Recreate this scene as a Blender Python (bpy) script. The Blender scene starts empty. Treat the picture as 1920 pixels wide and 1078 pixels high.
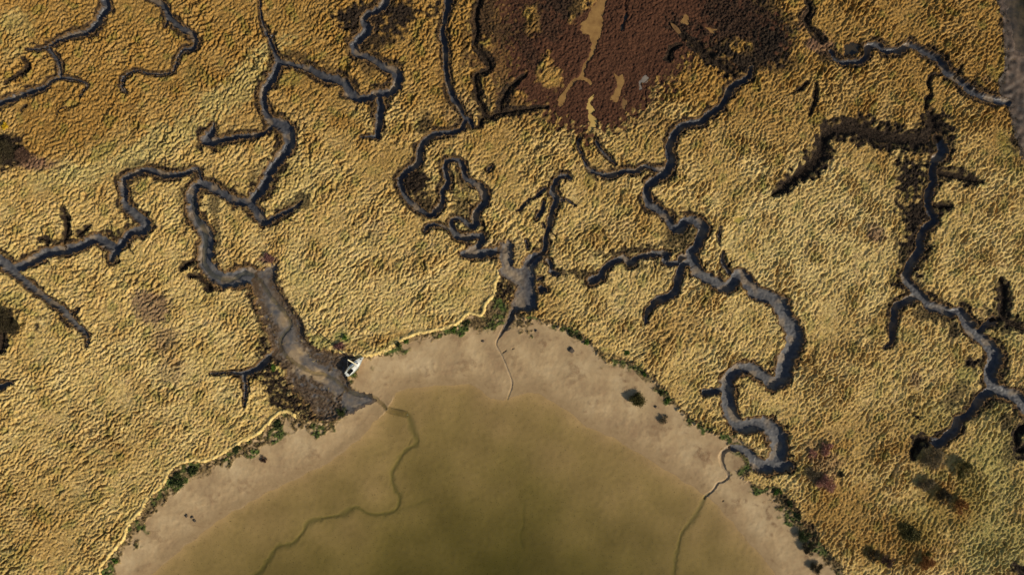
import bpy, math, random
import numpy as np
from mathutils import Vector, Matrix

# ------------------------------------------------------------------ scale
# plan coordinates are kept in "survey units": 6 units = 1 m, x to the east, y to the south,
# origin at the north-west corner of the surveyed marsh; world metres are centred on (960, 539).
U = 6.0
def wx(x): return (np.asarray(x, float) - 960.0) / U
def wy(y): return (539.0 - np.asarray(y, float)) / U

sc = bpy.context.scene
col = sc.collection
rng = np.random.default_rng(7)
random.seed(7)

# ------------------------------------------------------------------ survey sheets (origin, scale)
T = dict(A=(0,0,2.994), B=(480,0,2.994), C=(960,0,2.994), D=(1440,0,2.994), E=(0,360,2.994), F=(480,360,2.994),
         G=(960,360,2.994), H=(1440,360,2.994), I=(0,718,2.994), J=(480,718,2.994), K=(960,718,2.994), L=(1440,718,2.994),
         P1=(200,280,3.5925), P2=(720,200,4.49), P3=(760,380,4.49), P4=(1180,380,4.226), P5=(440,480,4.49),
         P6=(1280,640,3.369), P7=(1580,520,2.994), P8=(640,0,4.147), O=(0,0,1.0))
def S(t, *pts):
    ox, oy, s = T[t]
    return [tuple([ox + p[0]/s, oy + p[1]/s] + [q/s for q in p[2:]]) for p in pts]

# ------------------------------------------------------------------ creek lines: (system, kind, points with full width)
CR = []
def cr(sysid, *parts, kind='mud', k=1.0):
    pts = []
    for p in parts: pts += p
    if kind == 'mud': k *= 1.14
    CR.append((sysid, kind, [(x, y, w*k) for x, y, w in pts]))

# system 0: north-west creek
cr(0, S('A',(585,-60,50),(582,0,50),(592,40,54),(562,85,52),(530,140,48),(490,180,44),(420,190,36),(370,210,32),(310,235,27),(270,265,26),(292,305,26),(325,350,28),(335,415,22),(330,438,20)))
cr(0, S('A',(270,265,20),(200,276,16),(150,276,8)))
cr(0, S('A',(-60,600,44),(0,572,42),(70,550,40),(130,525,34),(180,508,32),(240,490,28),(280,455,26),(330,438,20),(390,440,16),(450,455,14),(490,480,12),(470,510,8),(450,540,5)))
cr(0, S('A',(130,330,10),(162,370,20),(130,405,20),(90,430,14),(25,470,6)), kind='veg')
# system 1: hooked creek west of it
cr(1, S('A',(815,-40,36),(870,3,36),(910,30,38),(940,75,36),(960,110,36),(1010,150,40),(1060,180,40),(1095,210,36),(1090,255,34),(1070,275,28),(1030,275,24),(1000,310,22),(985,345,22),(970,395,20),(930,412,16),(870,415,15),(820,410,15),(780,395,14),(730,405,14),(690,435,17),(680,475,15),(690,505,12),(715,525,7)))
cr(1, S('A',(940,105,26),(925,155,10)))
# system 2: the long western creek
cr(2, S('B',(15,-40,8),(22,60,12),(36,130,16),(60,190,24),(75,225,26),(92,270,24),(112,320,30),(120,350,44),(108,400,46),(75,460,50),(45,510,48),(38,560,46),(48,620,44),(70,665,48),(110,690,58),(155,705,72),(178,745,78),(185,800,72),(155,860,64),(105,920,60),(70,970,60),(42,1030,56),(22,1078,52)),
     S('P1',(1085,170,72),(1060,240,72),(1010,300,72),(955,352,62),(880,350,62),(800,315,60),(720,265,60),(650,232,62),(598,250,66),(572,310,80),(575,390,80),(600,470,78),(650,540,92),(672,620,100),(668,700,100),(660,760,95),(710,830,100),(790,880,115),(870,870,115),(940,850,115),(1010,880,130),(1075,960,150)))
cr(2, S('B',(78,215,16),(107,183,6)))
cr(2, S('P1',(632,205,26),(610,145,40),(590,130,36),(540,155,36),(470,172,42),(390,172,46),(310,147,46),(250,135,44),(180,165,48),(110,200,50),(100,250,54),(115,310,56)),
     S('E',(700,70,46),(760,130,52),(815,175,54),(805,215,52),(740,220,48),(690,270,50),(645,315,54),(590,280,62),(540,262,58),(480,285,54),(420,310,56),(340,328,56),(250,345,56),(180,385,54),(110,420,54),(60,430,62),(20,400,62),(-20,365,60),(-90,300,60)))
cr(2, S('E',(645,320,50),(625,372,42)))
cr(2, S('E',(60,440,50),(110,480,42),(150,520,42),(200,555,38),(250,595,36),(300,630,36),(350,660,38),(380,700,38),(430,750,36),(475,790,28),(490,820,18),(480,865,8)))
cr(2, S('E',(390,690,22),(435,662,12)))
cr(2, S('E',(352,315,18),(366,250,34),(372,190,38),(360,130,28),(350,82,12)), kind='veg')
cr(2, S('E',(270,275,26),(225,262,22)), kind='veg')
cr(2, S('E',(495,195,20),(440,235,22)), kind='veg')
cr(2, S('P1',(960,375,62),(1000,410,64),(1030,460,64),(1060,490,50),(1110,470,44),(1180,435,36),(1250,400,30),(1310,355,20)))
cr(2, S('P1',(610,755,24),(545,765,34),(500,805,22)), kind='veg')
cr(2, S('P1',(560,855,20),(620,860,34),(690,925,44)), kind='veg')
cr(2, S('A',(1195,700,18),(1185,740,42),(1150,775,62),(1180,800,48),(1250,782,38),(1330,768,34),(1437,757,30)), S('B',(45,745,28),(88,708,28)))
cr(2, S('B',(125,350,40),(180,355,34),(240,370,34),(300,385,40),(345,410,48),(400,435,50),(455,445,52),(500,470,54),(525,515,58),(570,550,54),(630,545,50),(680,525,50),(740,520,50),(780,490,54),(795,440,64),(775,400,58),(735,385,48),(690,355,40),(630,320,40),(570,305,42),(548,265,48),(560,235,52),(605,190,58),(622,150,58),(600,120,44),(625,80,44),(680,55,46),(715,25,50),(745,-40,54)))
cr(2, S('B',(690,545,38),(697,600,48),(692,660,46),(686,710,44),(680,762,36)))
cr(2, S('B',(670,764,20),(588,770,9)))
cr(2, S('P5',(365,770,36),(300,840,54),(230,910,60),(150,965,56),(90,990,50),(75,1040,34)), S('I',(1375,10,22),(1375,60,18),(1370,128,7)))
cr(2, S('P5',(95,985,40),(0,985,26)), S('E',(1330,1012,14),(1180,1018,10)))
cr(2, S('I',(-60,50,44),(0,20,40),(70,-4,10)))
cr(2, S('E',(-60,980,50),(0,880,40),(12,820,30),(8,760,14)), kind='veg')
# system 3: central creek
cr(3, S('P8',(812,-60,60),(828,30,60),(815,90,50),(795,180,34),(785,250,48),(800,330,52),(810,430,44),(810,520,42),(820,610,44),(845,690,50),(870,760,56),(910,820,44),(945,890,34),(962,925,38)), S('P2',(660,165,48),(610,205,50),(530,215,46),(440,225,50),(370,260,56),(320,320,60),(295,390,62),(290,460,60),(240,510,54),(170,560,58),(135,620,58),(150,700,50),(200,780,50),(270,845,48),(340,890,48),(400,912,50),(440,870,48),(490,800,48),(490,740,48),(490,700,52),(535,650,54),(525,580,48),(510,520,46),(522,465,46),(580,445,40),(630,455,48),(662,500,56),(672,560,54),(690,605,48),(750,640,56),(815,680,66),(845,740,70),(850,800,70),(800,860,64),(765,920,62),(775,980,64),(750,1012,58),(710,990,44),(650,945,40),(590,945,44)),
     S('P3',(385,165,52),(400,230,58),(440,280,66),(510,295,62),(580,280,58),(640,290,62),(630,340,62),(585,385,58),(500,430,74)))
cr(3, S('P3',(490,430,70),(580,430,78),(680,420,78),(760,405,66),(840,390,90)))
cr(3, S('P3',(160,245,24),(185,200,38),(250,185,38),(320,200,28),(380,225,20)))
cr(3, S('P8',(1095,-60,50),(1060,60,42),(1045,150,38),(1060,250,40),(1035,340,26),(1080,400,48),(1130,460,50),(1160,510,40),(1130,555,32),(1060,570,32),(1035,610,32),(1050,680,40),(1060,750,50),(1090,820,48),(1125,890,34),(1160,905,30)), kind='veg')
cr(3, S('P8',(960,920,36),(990,925,38),(1020,975,36)))
cr(3, S('P8',(1075,972,30),(1090,930,38),(1150,910,42),(1220,885,42),(1300,870,40),(1437,850,30),(1600,830,10)), kind='veg')
cr(3, S('P8',(1240,860,42),(1260,760,50),(1310,680,34),(1390,610,22),(1435,575,10)), kind='veg')
cr(3, S('C',(330,1000,14),(300,985,28),(258,1000,30),(235,1040,30)), S('G',(225,0,32),(250,40,36),(230,90,32)), S('P3',(1215,150,44),(1205,220,44),(1180,290,44),(1180,360,46),(1160,415,48),(1080,455,64),(1025,510,70)))
cr(3, S('G',(262,42,16),(310,45,12),(355,75,5)))
cr(3, S('P2',(1345,790,14),(1330,870,42),(1288,935,28)))
cr(3, S('P2',(1355,690,18),(1320,715,26),(1265,765,14)))
cr(3, S('P3',(1195,480,30),(1225,520,38),(1220,565,26),(1240,592,52),(1295,592,14)))
cr(3, S('P3',(1012,320,20),(1025,350,24),(1032,385,14)))
cr(3, S('P3',(1158,175,20),(1168,200,28)))
cr(3, S('P3',(1145,728,66),(1158,732,66)))
cr(3, S('P3',(1120,640,24),(1140,634,24)))
cr(3, S('P2',(875,530,28),(898,510,28)))
cr(3, S('P3',(985,700,70),(945,800,80),(912,890,72),(880,980,60),(835,1055,46)), S('F',(1358,825,14),(1350,862,12),(1380,920,11),(1410,990,11),(1432,1050,11),(1437,1090,11),(1412,1165,8)), kind='out')
# system 4: big meandering creek in the east of centre
cr(4, S('C',(1345,375,20),(1330,430,32),(1290,455,36),(1230,490,38),(1215,530,38),(1180,590,38),(1110,640,40),(1060,680,40),(990,690,38),(935,720,42),(895,790,44),(880,850,46),(895,910,48),(870,960,48),(820,1000,48),(775,1030,48)), S('G',(755,0,46),(775,70,48),(830,100,48),(880,150,50),(905,195,56),(950,195,60),(975,160,54),(1030,165,54),(1072,200,60),(1060,250,54),(1040,300,54),(1005,340,54),(1020,390,60),(1040,450,64),(1090,480,62),(1150,505,66),(1200,535,66),(1240,510,66),(1270,465,62),(1310,480,68),(1350,550,74),(1437,590,78)),
     S('H',(50,610,80),(88,670,84),(105,720,84),(142,770,92),(146,850,96),(112,930,92),(85,1000,90)), S('P6',(650,170,102),(620,240,98),(560,260,84),(500,215,76),(440,170,76),(380,170,74),(310,210,82),(280,280,88),(290,370,92),(300,450,92),(340,520,90),(400,535,88),(480,520,86),(550,540,100),(600,610,116),(612,690,116),(590,760,104),(530,790,94),(470,770,76),(430,720,60),(370,680,50),(310,670,44)))
cr(4, S('P6',(310,670,44),(262,700,40),(250,750,36),(265,800,27),(295,850,22),(270,885,18),(230,900,18),(200,945,18),(150,985,20)), S('K',(1085,655,14)), kind='out')
cr(4, S('P6',(600,790,80),(655,792,62),(672,782,50)))
cr(4, S('P6',(255,310,24),(200,315,46),(142,322,44)))
cr(4, S('C',(385,765,14),(370,810,12),(400,890,14),(425,940,20),(480,970,32),(550,980,32),(640,960,32),(700,960,30),(750,930,28),(800,950,30),(865,955,34)))
cr(4, S('C',(475,790,20),(500,840,18),(550,890,16),(580,920,9)))
cr(4, S('G',(450,495,54),(500,470,38),(520,425,34),(580,390,36),(630,368,36),(665,398,40),(700,370,36),(760,355,36),(820,345,36),(872,352,36),(855,385,32),(890,402,34),(935,395,32),(950,365,28),(995,355,36)))
cr(4, S('G',(1005,392,36),(960,410,40),(935,480,42),(920,550,42),(880,585,42),(820,605,40),(780,645,34),(755,680,22),(750,735,11)))
cr(4, S('P4',(800,560,34),(770,520,34),(740,470,34),(745,385,12)))
cr(4, S('P4',(720,195,9),(708,265,16),(716,335,7)))
cr(4, S('C',(880,325,26),(905,270,24),(945,250,9)), kind='veg')
cr(4, S('C',(1250,420,30),(1200,385,50),(1120,330,60),(1050,270,50),(980,215,30),(900,130,20)), kind='veg', k=0.8)
# system 5: eastern creek
cr(5, S('D',(20,1100,8),(50,1080,26),(90,1050,46),(150,1000,70),(230,940,92),(290,880,86),(310,800,78),(345,740,80),(440,720,104),(540,735,96),(640,765,92),(760,782,84),(870,790,92),(950,780,100)), kind='veg')
cr(5, S('D',(925,630,30),(932,690,90),(960,770,100)), kind='veg')
cr(5, S('D',(960,780,60),(985,850,56),(940,900,48),(925,960,44),(930,1020,44)), S('H',(905,0,40),(905,60,42),(915,110,42),(940,160,44),(880,210,44),(855,270,48),(855,330,48),(810,390,50),(785,440,50),(775,490,50),(820,540,50),(870,590,50),(910,635,54),(970,655,54),(1030,675,54),(1080,670,54),(1110,720,64),(1150,780,64),(1210,830,64),(1260,890,70),(1280,940,78)), S('P7',(830,550,70),(850,610,64),(900,640,64),(970,670,66),(1018,715,70),(1080,790,70),(1180,860,70)))
cr(5, S('P7',(840,640,54),(780,670,50),(740,730,46),(700,780,44),(650,800,44),(640,850,54),(590,890,50),(550,930,54),(510,920,44)))
cr(5, S('P7',(510,920,44),(450,910,52),(410,950,42),(393,1008,18)), kind='veg')
cr(5, S('H',(830,585,44),(760,620,44),(715,650,44),(710,710,42),(700,790,38),(690,840,30),(655,875,9)))
cr(5, S('H',(1190,790,40),(1220,750,36),(1270,720,42)))
cr(5, S('H',(1270,720,42),(1320,690,54),(1330,620,54),(1325,540,52),(1308,485,22)), kind='veg')
cr(5, S('H',(1320,690,50),(1370,740,44),(1437,770,30),(1520,790,30)), kind='veg')
cr(5, S('D',(960,970,36),(1050,985,48),(1120,1005,44),(1195,1022,14)), kind='veg')
cr(5, S('H',(940,75,34),(990,80,40),(1035,86,12)), kind='veg')
cr(5, S('L',(1500,330,60),(1420,380,50),(1400,330,40),(1410,270,40),(1460,230,40)), kind='veg')
cr(5, S('L',(1460,1090,60),(1400,1035,40),(1380,1010,12)), kind='veg')
cr(7, S('D',(-150,1170,5),(-100,1150,8),(-40,1125,12),(25,1098,18)), kind='crack')
# system 6: north-east creek
cr(6, S('D',(205,-60,16),(218,0,20),(245,50,26),(215,110,26),(255,170,30),(310,225,24)), kind='veg')
cr(6, S('D',(355,285,26),(375,320,30),(410,347,30),(460,347,30),(520,345,30),(555,310,36),(562,262,38),(610,250,38),(660,280,40),(740,280,40),(800,250,40),(850,270,40),(920,310,44),(970,340,44),(1000,400,44),(1060,440,44),(1130,500,48),(1200,540,44),(1280,560,48),(1360,575,50)))
cr(6, S('D',(1060,430,30),(1088,375,12)), kind='veg')
cr(6, S('D',(975,418,9),(920,425,12),(905,470,16),(917,520,16),(895,560,16),(888,615,10)), kind='veg')
cr(6, S('D',(268,475,8),(265,560,16),(232,648,7)), kind='veg')
cr(6, S('D',(220,465,9),(180,500,13),(140,525,5)), kind='veg')
# small runnels on the marsh
for a in ([('A',(118,620,20),(140,590,26))], [('A',(315,660,10),(325,620,14),(370,600,6))], [('B',(490,160,20),(560,155,26))],
          [('P8',(45,215,26),(110,212,20))], [('L',(800,165,6),(850,200,14))]):
    cr(7, S(*a[0]), kind='veg')

_r = np.random.default_rng(55)
_main = [(i, p) for i, c in enumerate(CR) if c[1] == 'mud' and c[0] in (0, 1, 2, 3, 4, 5, 6) for p in range(1, len(c[2])-1)]
for _k in range(120):
    i, p = _main[_r.integers(len(_main))]; pts = CR[i][2]
    a, b, c = pts[p-1], pts[p], pts[p+1]
    if b[2] < 8 or not (0 < b[0] < 1920 and 0 < b[1] < 900): continue
    tx, ty = c[0]-a[0], c[1]-a[1]; q = math.hypot(tx, ty) + 1e-6; sgn = _r.choice([-1, 1]); nx, ny = -ty/q*sgn, tx/q*sgn
    L = _r.uniform(9, 30); w0 = _r.uniform(3, 6.5); x, y = b[0] + nx*b[2]*.4, b[1] + ny*b[2]*.4; an = math.atan2(ny, nx) + _r.normal(0, .35); out = [(x, y, w0)]
    for m in range(3):
        an += _r.normal(0, .4); x += math.cos(an)*L/3; y += math.sin(an)*L/3; out.append((x, y, w0*(1 - .27*(m+1))))
    CR.append((7, 'veg', out))
for _k in range(150):
    x, y = _r.uniform(0, 1920), _r.uniform(0, 1000); an = math.radians(-40 + _r.normal(0, 22)); L = _r.uniform(12, 40); w0 = _r.uniform(1.6, 3.2); out = [(x, y, w0*.5)]
    for m in range(4):
        an += _r.normal(0, .35); x += math.cos(an)*L/4; y += math.sin(an)*L/4; out.append((x, y, w0*(1 if m < 3 else .4)))
    CR.append((7, 'crack', out))

# ------------------------------------------------------------------ outlines
ESTUARY = {2: S('O',(523,487),(521,507),(517,531),(529,549),(539,565),(549,580),(564,598),(570,614),(571,631),(583,645),(596,655),(614,657),(629,664),(650,658),(664,668),(668,690),(652,706),(660,728),(690,738),(712,752),(690,760),(655,778),(615,792),(590,786),(585,768),(563,748),(540,720),(533,690),(516,680),(503,672),(512,655),(504,640),(498,622),(488,598),(480,575),(474,548),(470,522),(485,505)),
           3: S('P3',(800,345),(850,325),(885,318),(908,360),(905,530),(960,560),(1000,500),(1040,430),(1100,418),(1180,428),(1140,490),(1085,560),(1090,700),(1112,800),(1095,895),(1030,925),(960,905),(925,960),(870,1060),(815,1078),(850,1000),(900,880),(930,790),(955,720),(900,680),(800,615),(785,560),(805,520),(785,440))}
BASIN = S('O',(-2600,6000),(-300,1900),(130,1160),(184,1078),(199,1049),(231,1009),(240,985),(266,957),(276,937),(306,910),(317,887),(336,870),(364,864),(384,865),(417,850),(444,834),(480,816),(497,800),(520,777),(540,773),(556,782),(575,786),(600,788),(640,740),(655,700),(663,672),(700,665),(727,656),(750,640),(777,628),(810,622),(841,615),(861,603),(877,588),(904,590),(911,570),(924,552),(940,560),(985,592),(1003,592),(1020,600),(1057,609),(1080,618),(1107,637),(1127,664),(1140,677),(1167,671),(1190,681),(1220,701),(1237,720),(1254,738),(1277,768),(1297,785),(1344,812),(1372,813),(1392,824),(1420,850),(1418,880),(1397,895),(1428,915),(1453,912),(1480,952),(1513,985),(1533,995),(1533,1015),(1547,1025),(1567,1052),(1587,1078),(1640,1160),(2000,1700),(3600,6000))
WATER = S('O',(-2000,6000),(-160,1900),(200,1160),(275,1085),(330,1036),(400,980),(480,935),(530,908),(597,878),(647,845),(680,815),(697,795),(720,775),(734,751),(740,738),(764,729),(814,723),(881,720),(904,735),(921,748),(944,752),(960,745),(987,737),(1010,740),(1060,767),(1100,801),(1147,820),(1194,848),(1237,875),(1281,902),(1311,920),(1331,937),(1347,950),(1377,983),(1408,1020),(1440,1056),(1500,1140),(1800,1700),(3000,6000))
EASTMUD = S('D',(1262,-300),(1272,-20),(1300,60),(1322,100),(1318,200),(1330,320),(1325,400),(1290,470),(1300,540),(1350,610),(1370,700),(1410,840),(1440,960),(1500,1200),(1700,1500),(2600,1500),(2600,-300))
EASTWATER = S('D',(1338,-300),(1340,-20),(1362,70),(1350,105),(1385,130),(1395,215),(1400,265),(1432,300),(1500,330),(1700,420),(2600,600),(2600,-300))
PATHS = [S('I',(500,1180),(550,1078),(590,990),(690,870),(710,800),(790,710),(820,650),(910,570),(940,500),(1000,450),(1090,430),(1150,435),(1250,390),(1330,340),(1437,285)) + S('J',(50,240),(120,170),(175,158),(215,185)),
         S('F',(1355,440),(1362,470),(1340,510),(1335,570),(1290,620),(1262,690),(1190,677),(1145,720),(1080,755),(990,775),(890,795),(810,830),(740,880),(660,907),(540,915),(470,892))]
STREAM = S('P1',(575,320),(580,390),(610,480),(655,560),(655,640),(650,720),(650,770),(700,840),(760,870),(830,880),(900,845),(960,840),(1035,890)) + S('P5',(220,230),(270,310),(340,400),(400,470),(448,540),(455,600),(400,660),(370,730),(390,800),(450,870),(540,930),(640,985),(740,1000),(810,1030)) + S('J',(470,12),(540,62),(640,78),(700,120),(750,160),(850,185))
UNDER = [([S('J',(850,185),(868,240),(885,300),(905,330),(880,360),(840,380),(790,450),(757,520),(770,600),(800,650),(780,720),(700,745),(620,740),(550,705),(480,745),(380,765),(290,785),(250,850),(190,910),(110,930),(60,1000),(20,1060),(-60,1130),(-300,1400))][0], 4.2, .34),
         (S('J',(885,300),(862,330),(850,360)), 2.0, .15),
         (S('K',(1085,655),(1050,730),(1000,800),(960,850),(945,910),(930,980),(920,1060),(910,1200)), 3.6, .30),
         (S('K',(68,690),(62,760),(66,800),(45,870),(60,930)), 1.6, .10),
         (S('J',(790,720),(900,685),(960,660)), 4.0, .10)]
HEATH = S('C',(-60,560),(0,625),(80,628),(180,640),(250,715),(340,765),(430,775),(560,752),(680,690),(800,605),(815,515),(905,470),(1010,350),(1040,300),(1170,370),(1240,420),(1340,385),(1437,330),(1490,300),(1555,260),(1550,180),(1500,100),(1440,20),(1400,-300),(-100,-300),(-140,0),(-60,100),(-30,330),(-30,480))
HEATH_HOLES = [(S('C',(190,300),(150,390),(140,450),(230,500),(285,460),(270,400),(215,370),(205,290)), 7), (S('C',(0,500),(70,520),(60,580),(0,610),(-60,560)), 6),
               (S('C',(330,130),(400,60),(470,0),(470,-60),(350,-40),(320,60)), 6), (S('C',(1170,250),(1250,215),(1340,240),(1350,310),(1280,350),(1190,330)), 9), (S('C',(70,40),(140,30),(150,180),(80,190)), 8)]

# ------------------------------------------------------------------ grid
STEP = 1.25
X0, X1, Y0, Y1 = -225.0, 2145.0, -180.0, 1260.0
gx = np.arange(X0, X1 + .1, STEP); gy = np.arange(Y0, Y1 + .1, STEP)
ext = np.cumsum(6.0 * 1.32 ** np.arange(22))
gx = np.concatenate([X0 - ext[::-1], gx, X1 + ext]); gy = np.concatenate([Y0 - ext[::-1], gy, Y1 + ext])
NX, NY = len(gx), len(gy)
GX, GY = np.meshgrid(gx, gy)
IX0, IY0 = len(ext), len(ext)
def smooth(a, b, x):
    t = np.clip((x - a) / (b - a), 0, 1); return t*t*(3 - 2*t)

ky = np.fft.fftfreq(NY, STEP)[:, None]; kx = np.fft.rfftfreq(NX, STEP)[None, :]
KR = np.hypot(kx, ky); KA = np.arctan2(ky, kx)
def iso(lam, seed, beta=None, bw=0.45):
    r = np.random.default_rng(seed)
    f = np.fft.rfft2(r.standard_normal((NY, NX)).astype(np.float32))
    k0 = 1.0/lam
    filt = np.exp(-((KR - k0)/(bw*k0))**2) if beta is None else (KR > 1e-9) * 1.0/np.maximum(KR, k0)**beta * np.exp(-(KR*3)**2)
    n = np.fft.irfft2(f*filt, s=(NY, NX)); n -= n.mean(); return n/n.std()
def oriented(lam, theta, spread, seed, bw=0.38):
    r = np.random.default_rng(seed)
    f = np.fft.rfft2(r.standard_normal((NY, NX)).astype(np.float32))
    k0 = 1.0/lam
    a = math.radians(-theta) + math.pi/2          # ridge runs at theta (counter-clockwise on the plan)
    d = np.angle(np.exp(2j*(KA - a)))/2
    n = np.fft.irfft2(f*np.exp(-((KR - k0)/(bw*k0))**2)*np.exp(-(d/spread)**2), s=(NY, NX)); n -= n.mean(); return n/n.std()

def sdf(poly):                                     # positive inside, in survey units
    p = np.array([q[:2] for q in poly]); q = np.roll(p, -1, 0)
    best = np.full(GX.shape, 1e18); ins = np.zeros(GX.shape, bool)
    for (ax, ay), (bx, by) in zip(p, q):
        dx, dy = bx-ax, by-ay; L2 = dx*dx + dy*dy + 1e-9
        t = np.clip(((GX-ax)*dx + (GY-ay)*dy)/L2, 0, 1)
        np.minimum(best, (GX-ax-t*dx)**2 + (GY-ay-t*dy)**2, out=best)
        if ay != by:
            c = ((ay > GY) != (by > GY)) & (GX < (bx-ax)*(GY-ay)/(by-ay) + ax); ins ^= c
    d = np.sqrt(best); return np.where(ins, d, -d)
def spline(pts, step=4.0):
    P = np.array(pts, float); out = []
    Q = np.vstack([2*P[0]-P[1], P, 2*P[-1]-P[-2]])
    for i in range(1, len(Q)-2):
        n = max(1, int(np.hypot(*(Q[i+1]-Q[i])[:2])/step)); t = np.linspace(0, 1, n, endpoint=False)[:, None]
        a, b, c, d = Q[i-1], Q[i], Q[i+1], Q[i+2]
        out.append(.5*(2*b + (c-a)*t + (2*a-5*b+4*c-d)*t**2 + (3*b-a-3*c+d)*t**3))
    out.append(P[-1:]); return np.vstack(out)
def window(x0, x1, y0, y1):
    i0, i1 = np.searchsorted(gx, [x0, x1]); j0, j1 = np.searchsorted(gy, [y0, y1])
    return slice(max(0, j0-1), j1+1), slice(max(0, i0-1), i1+1)
def line_dist(pts, reach):
    D = np.full(GX.shape, 1e6); P = spline([p[:2] for p in pts], 5)
    for (ax, ay), (bx, by) in zip(P[:-1], P[1:]):
        w = window(min(ax,bx)-reach, max(ax,bx)+reach, min(ay,by)-reach, max(ay,by)+reach)
        dx, dy = bx-ax, by-ay; L2 = dx*dx+dy*dy+1e-9
        t = np.clip(((GX[w]-ax)*dx + (GY[w]-ay)*dy)/L2, 0, 1)
        D[w] = np.minimum(D[w], np.hypot(GX[w]-ax-t*dx, GY[w]-ay-t*dy))
    return D

wob = iso(16, 11); wob2 = iso(38, 12); big = iso(160, 13); mid = iso(70, 14); fine = iso(5, 15, bw=.6); fine2 = iso(8, 16, bw=.6); gran = iso(7, 17, bw=.5)

# creeks -> drop (m), s = d/halfwidth, system, distance outside the edge
drop = np.zeros(GX.shape); Smin = np.full(GX.shape, 9.0); SYS = np.full(GX.shape, -1, np.int16); OUT = np.full(GX.shape, 99.0)
vegS = np.full(GX.shape, 9.0); HWN = np.full(GX.shape, 3.0); outflow = np.zeros(GX.shape, bool)
for sysid, kind, pts in CR:
    P = spline(pts, 3.5)
    for a, b in zip(P[:-1], P[1:]):
        r = max(a[2], b[2])/2 + 26
        w = window(min(a[0],b[0])-r, max(a[0],b[0])+r, min(a[1],b[1])-r, max(a[1],b[1])+r)
        dx, dy = b[0]-a[0], b[1]-a[1]; L2 = dx*dx+dy*dy+1e-9
        t = np.clip(((GX[w]-a[0])*dx + (GY[w]-a[1])*dy)/L2, 0, 1)
        d = np.hypot(GX[w]-a[0]-t*dx, GY[w]-a[1]-t*dy)
        hw0 = np.maximum(a[2] + t*(b[2]-a[2]), 2.0)/2
        wide = kind in ('veg', 'crack')
        hw = hw0*(1 + (.18 if wide else .10)*wob[w] + .06*wob2[w]) + (.75*fine2[w] if kind in ('mud', 'veg') else .2*fine2[w])
        hw = np.maximum(hw, .9); s = d/hw
        dep = np.clip(.34 + .085*hw0*2, .4, 1.6) if kind == 'mud' else (np.clip(.24 + .045*hw0*2, .28, .8) if wide else np.clip(.05*hw0*2, .14, .75))
        prof = (1 - smooth(.50, 1.02, s))*(.88 + .12*(1 - np.clip(s/.5, 0, 1)**2))
        if wide: prof = 1 - smooth(.25, 1.05, s)
        drop[w] = np.maximum(drop[w], dep*prof)
        if not wide:
            m = s < Smin[w]; Smin[w] = np.where(m, s, Smin[w]); SYS[w] = np.where(m, sysid, SYS[w])
            outflow[w] = np.where(m, kind == 'out', outflow[w])
        elif kind == 'veg': vegS[w] = np.minimum(vegS[w], s)
        if kind != 'crack' and sysid != 7:
            m2 = d - hw < OUT[w]; HWN[w] = np.where(m2, hw0, HWN[w]); OUT[w] = np.where(m2, d - hw, OUT[w])

dB = sdf(BASIN) + 1.6*wob + 1.0*fine2; dW = sdf(WATER) + .8*wob2
dEM = sdf(EASTMUD) + 1.5*wob; dEW = sdf(EASTWATER) + 2.0*wob
est = {k: sdf(v) + (4.0 if k == 3 else 1.5) + 1.2*wob + .8*fine2 for k, v in ESTUARY.items()}
dE = np.maximum(est[2], est[3]); sysE = np.where(est[2] > est[3], 2, 3)
WL = -1.32
heath_sd = sdf(HEATH) + 5*wob + 5*mid
heath = smooth(-15, 17, heath_sd + 5*fine2 + 6*wob)
for poly, f in HEATH_HOLES: heath *= 1 - smooth(-f, f, sdf(poly) + 3*wob)
inB = dB > 0
def line_param(pts, reach):
    D = np.full(GX.shape, 1e6); Tm = np.zeros(GX.shape); P = spline([p[:2] for p in pts], 5); n = len(P)-1
    for k, ((ax, ay), (bx, by)) in enumerate(zip(P[:-1], P[1:])):
        w = window(min(ax,bx)-reach, max(ax,bx)+reach, min(ay,by)-reach, max(ay,by)+reach)
        dx, dy = bx-ax, by-ay; L2 = dx*dx+dy*dy+1e-9
        t = np.clip(((GX[w]-ax)*dx + (GY[w]-ay)*dy)/L2, 0, 1); d = np.hypot(GX[w]-ax-t*dx, GY[w]-ay-t*dy)
        m = d < D[w]; D[w] = np.where(m, d, D[w]); Tm[w] = np.where(m, (k+t)/n, Tm[w])
    return D, Tm
stream_d, stream_t = line_param(STREAM, 24)
def stream_level(t): return -1.16 - .14*t
strW = np.where(GX < 470, 5.0, 4.3)
path_d = np.minimum(line_dist(PATHS[0], 30), line_dist(PATHS[1], 30))

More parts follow.
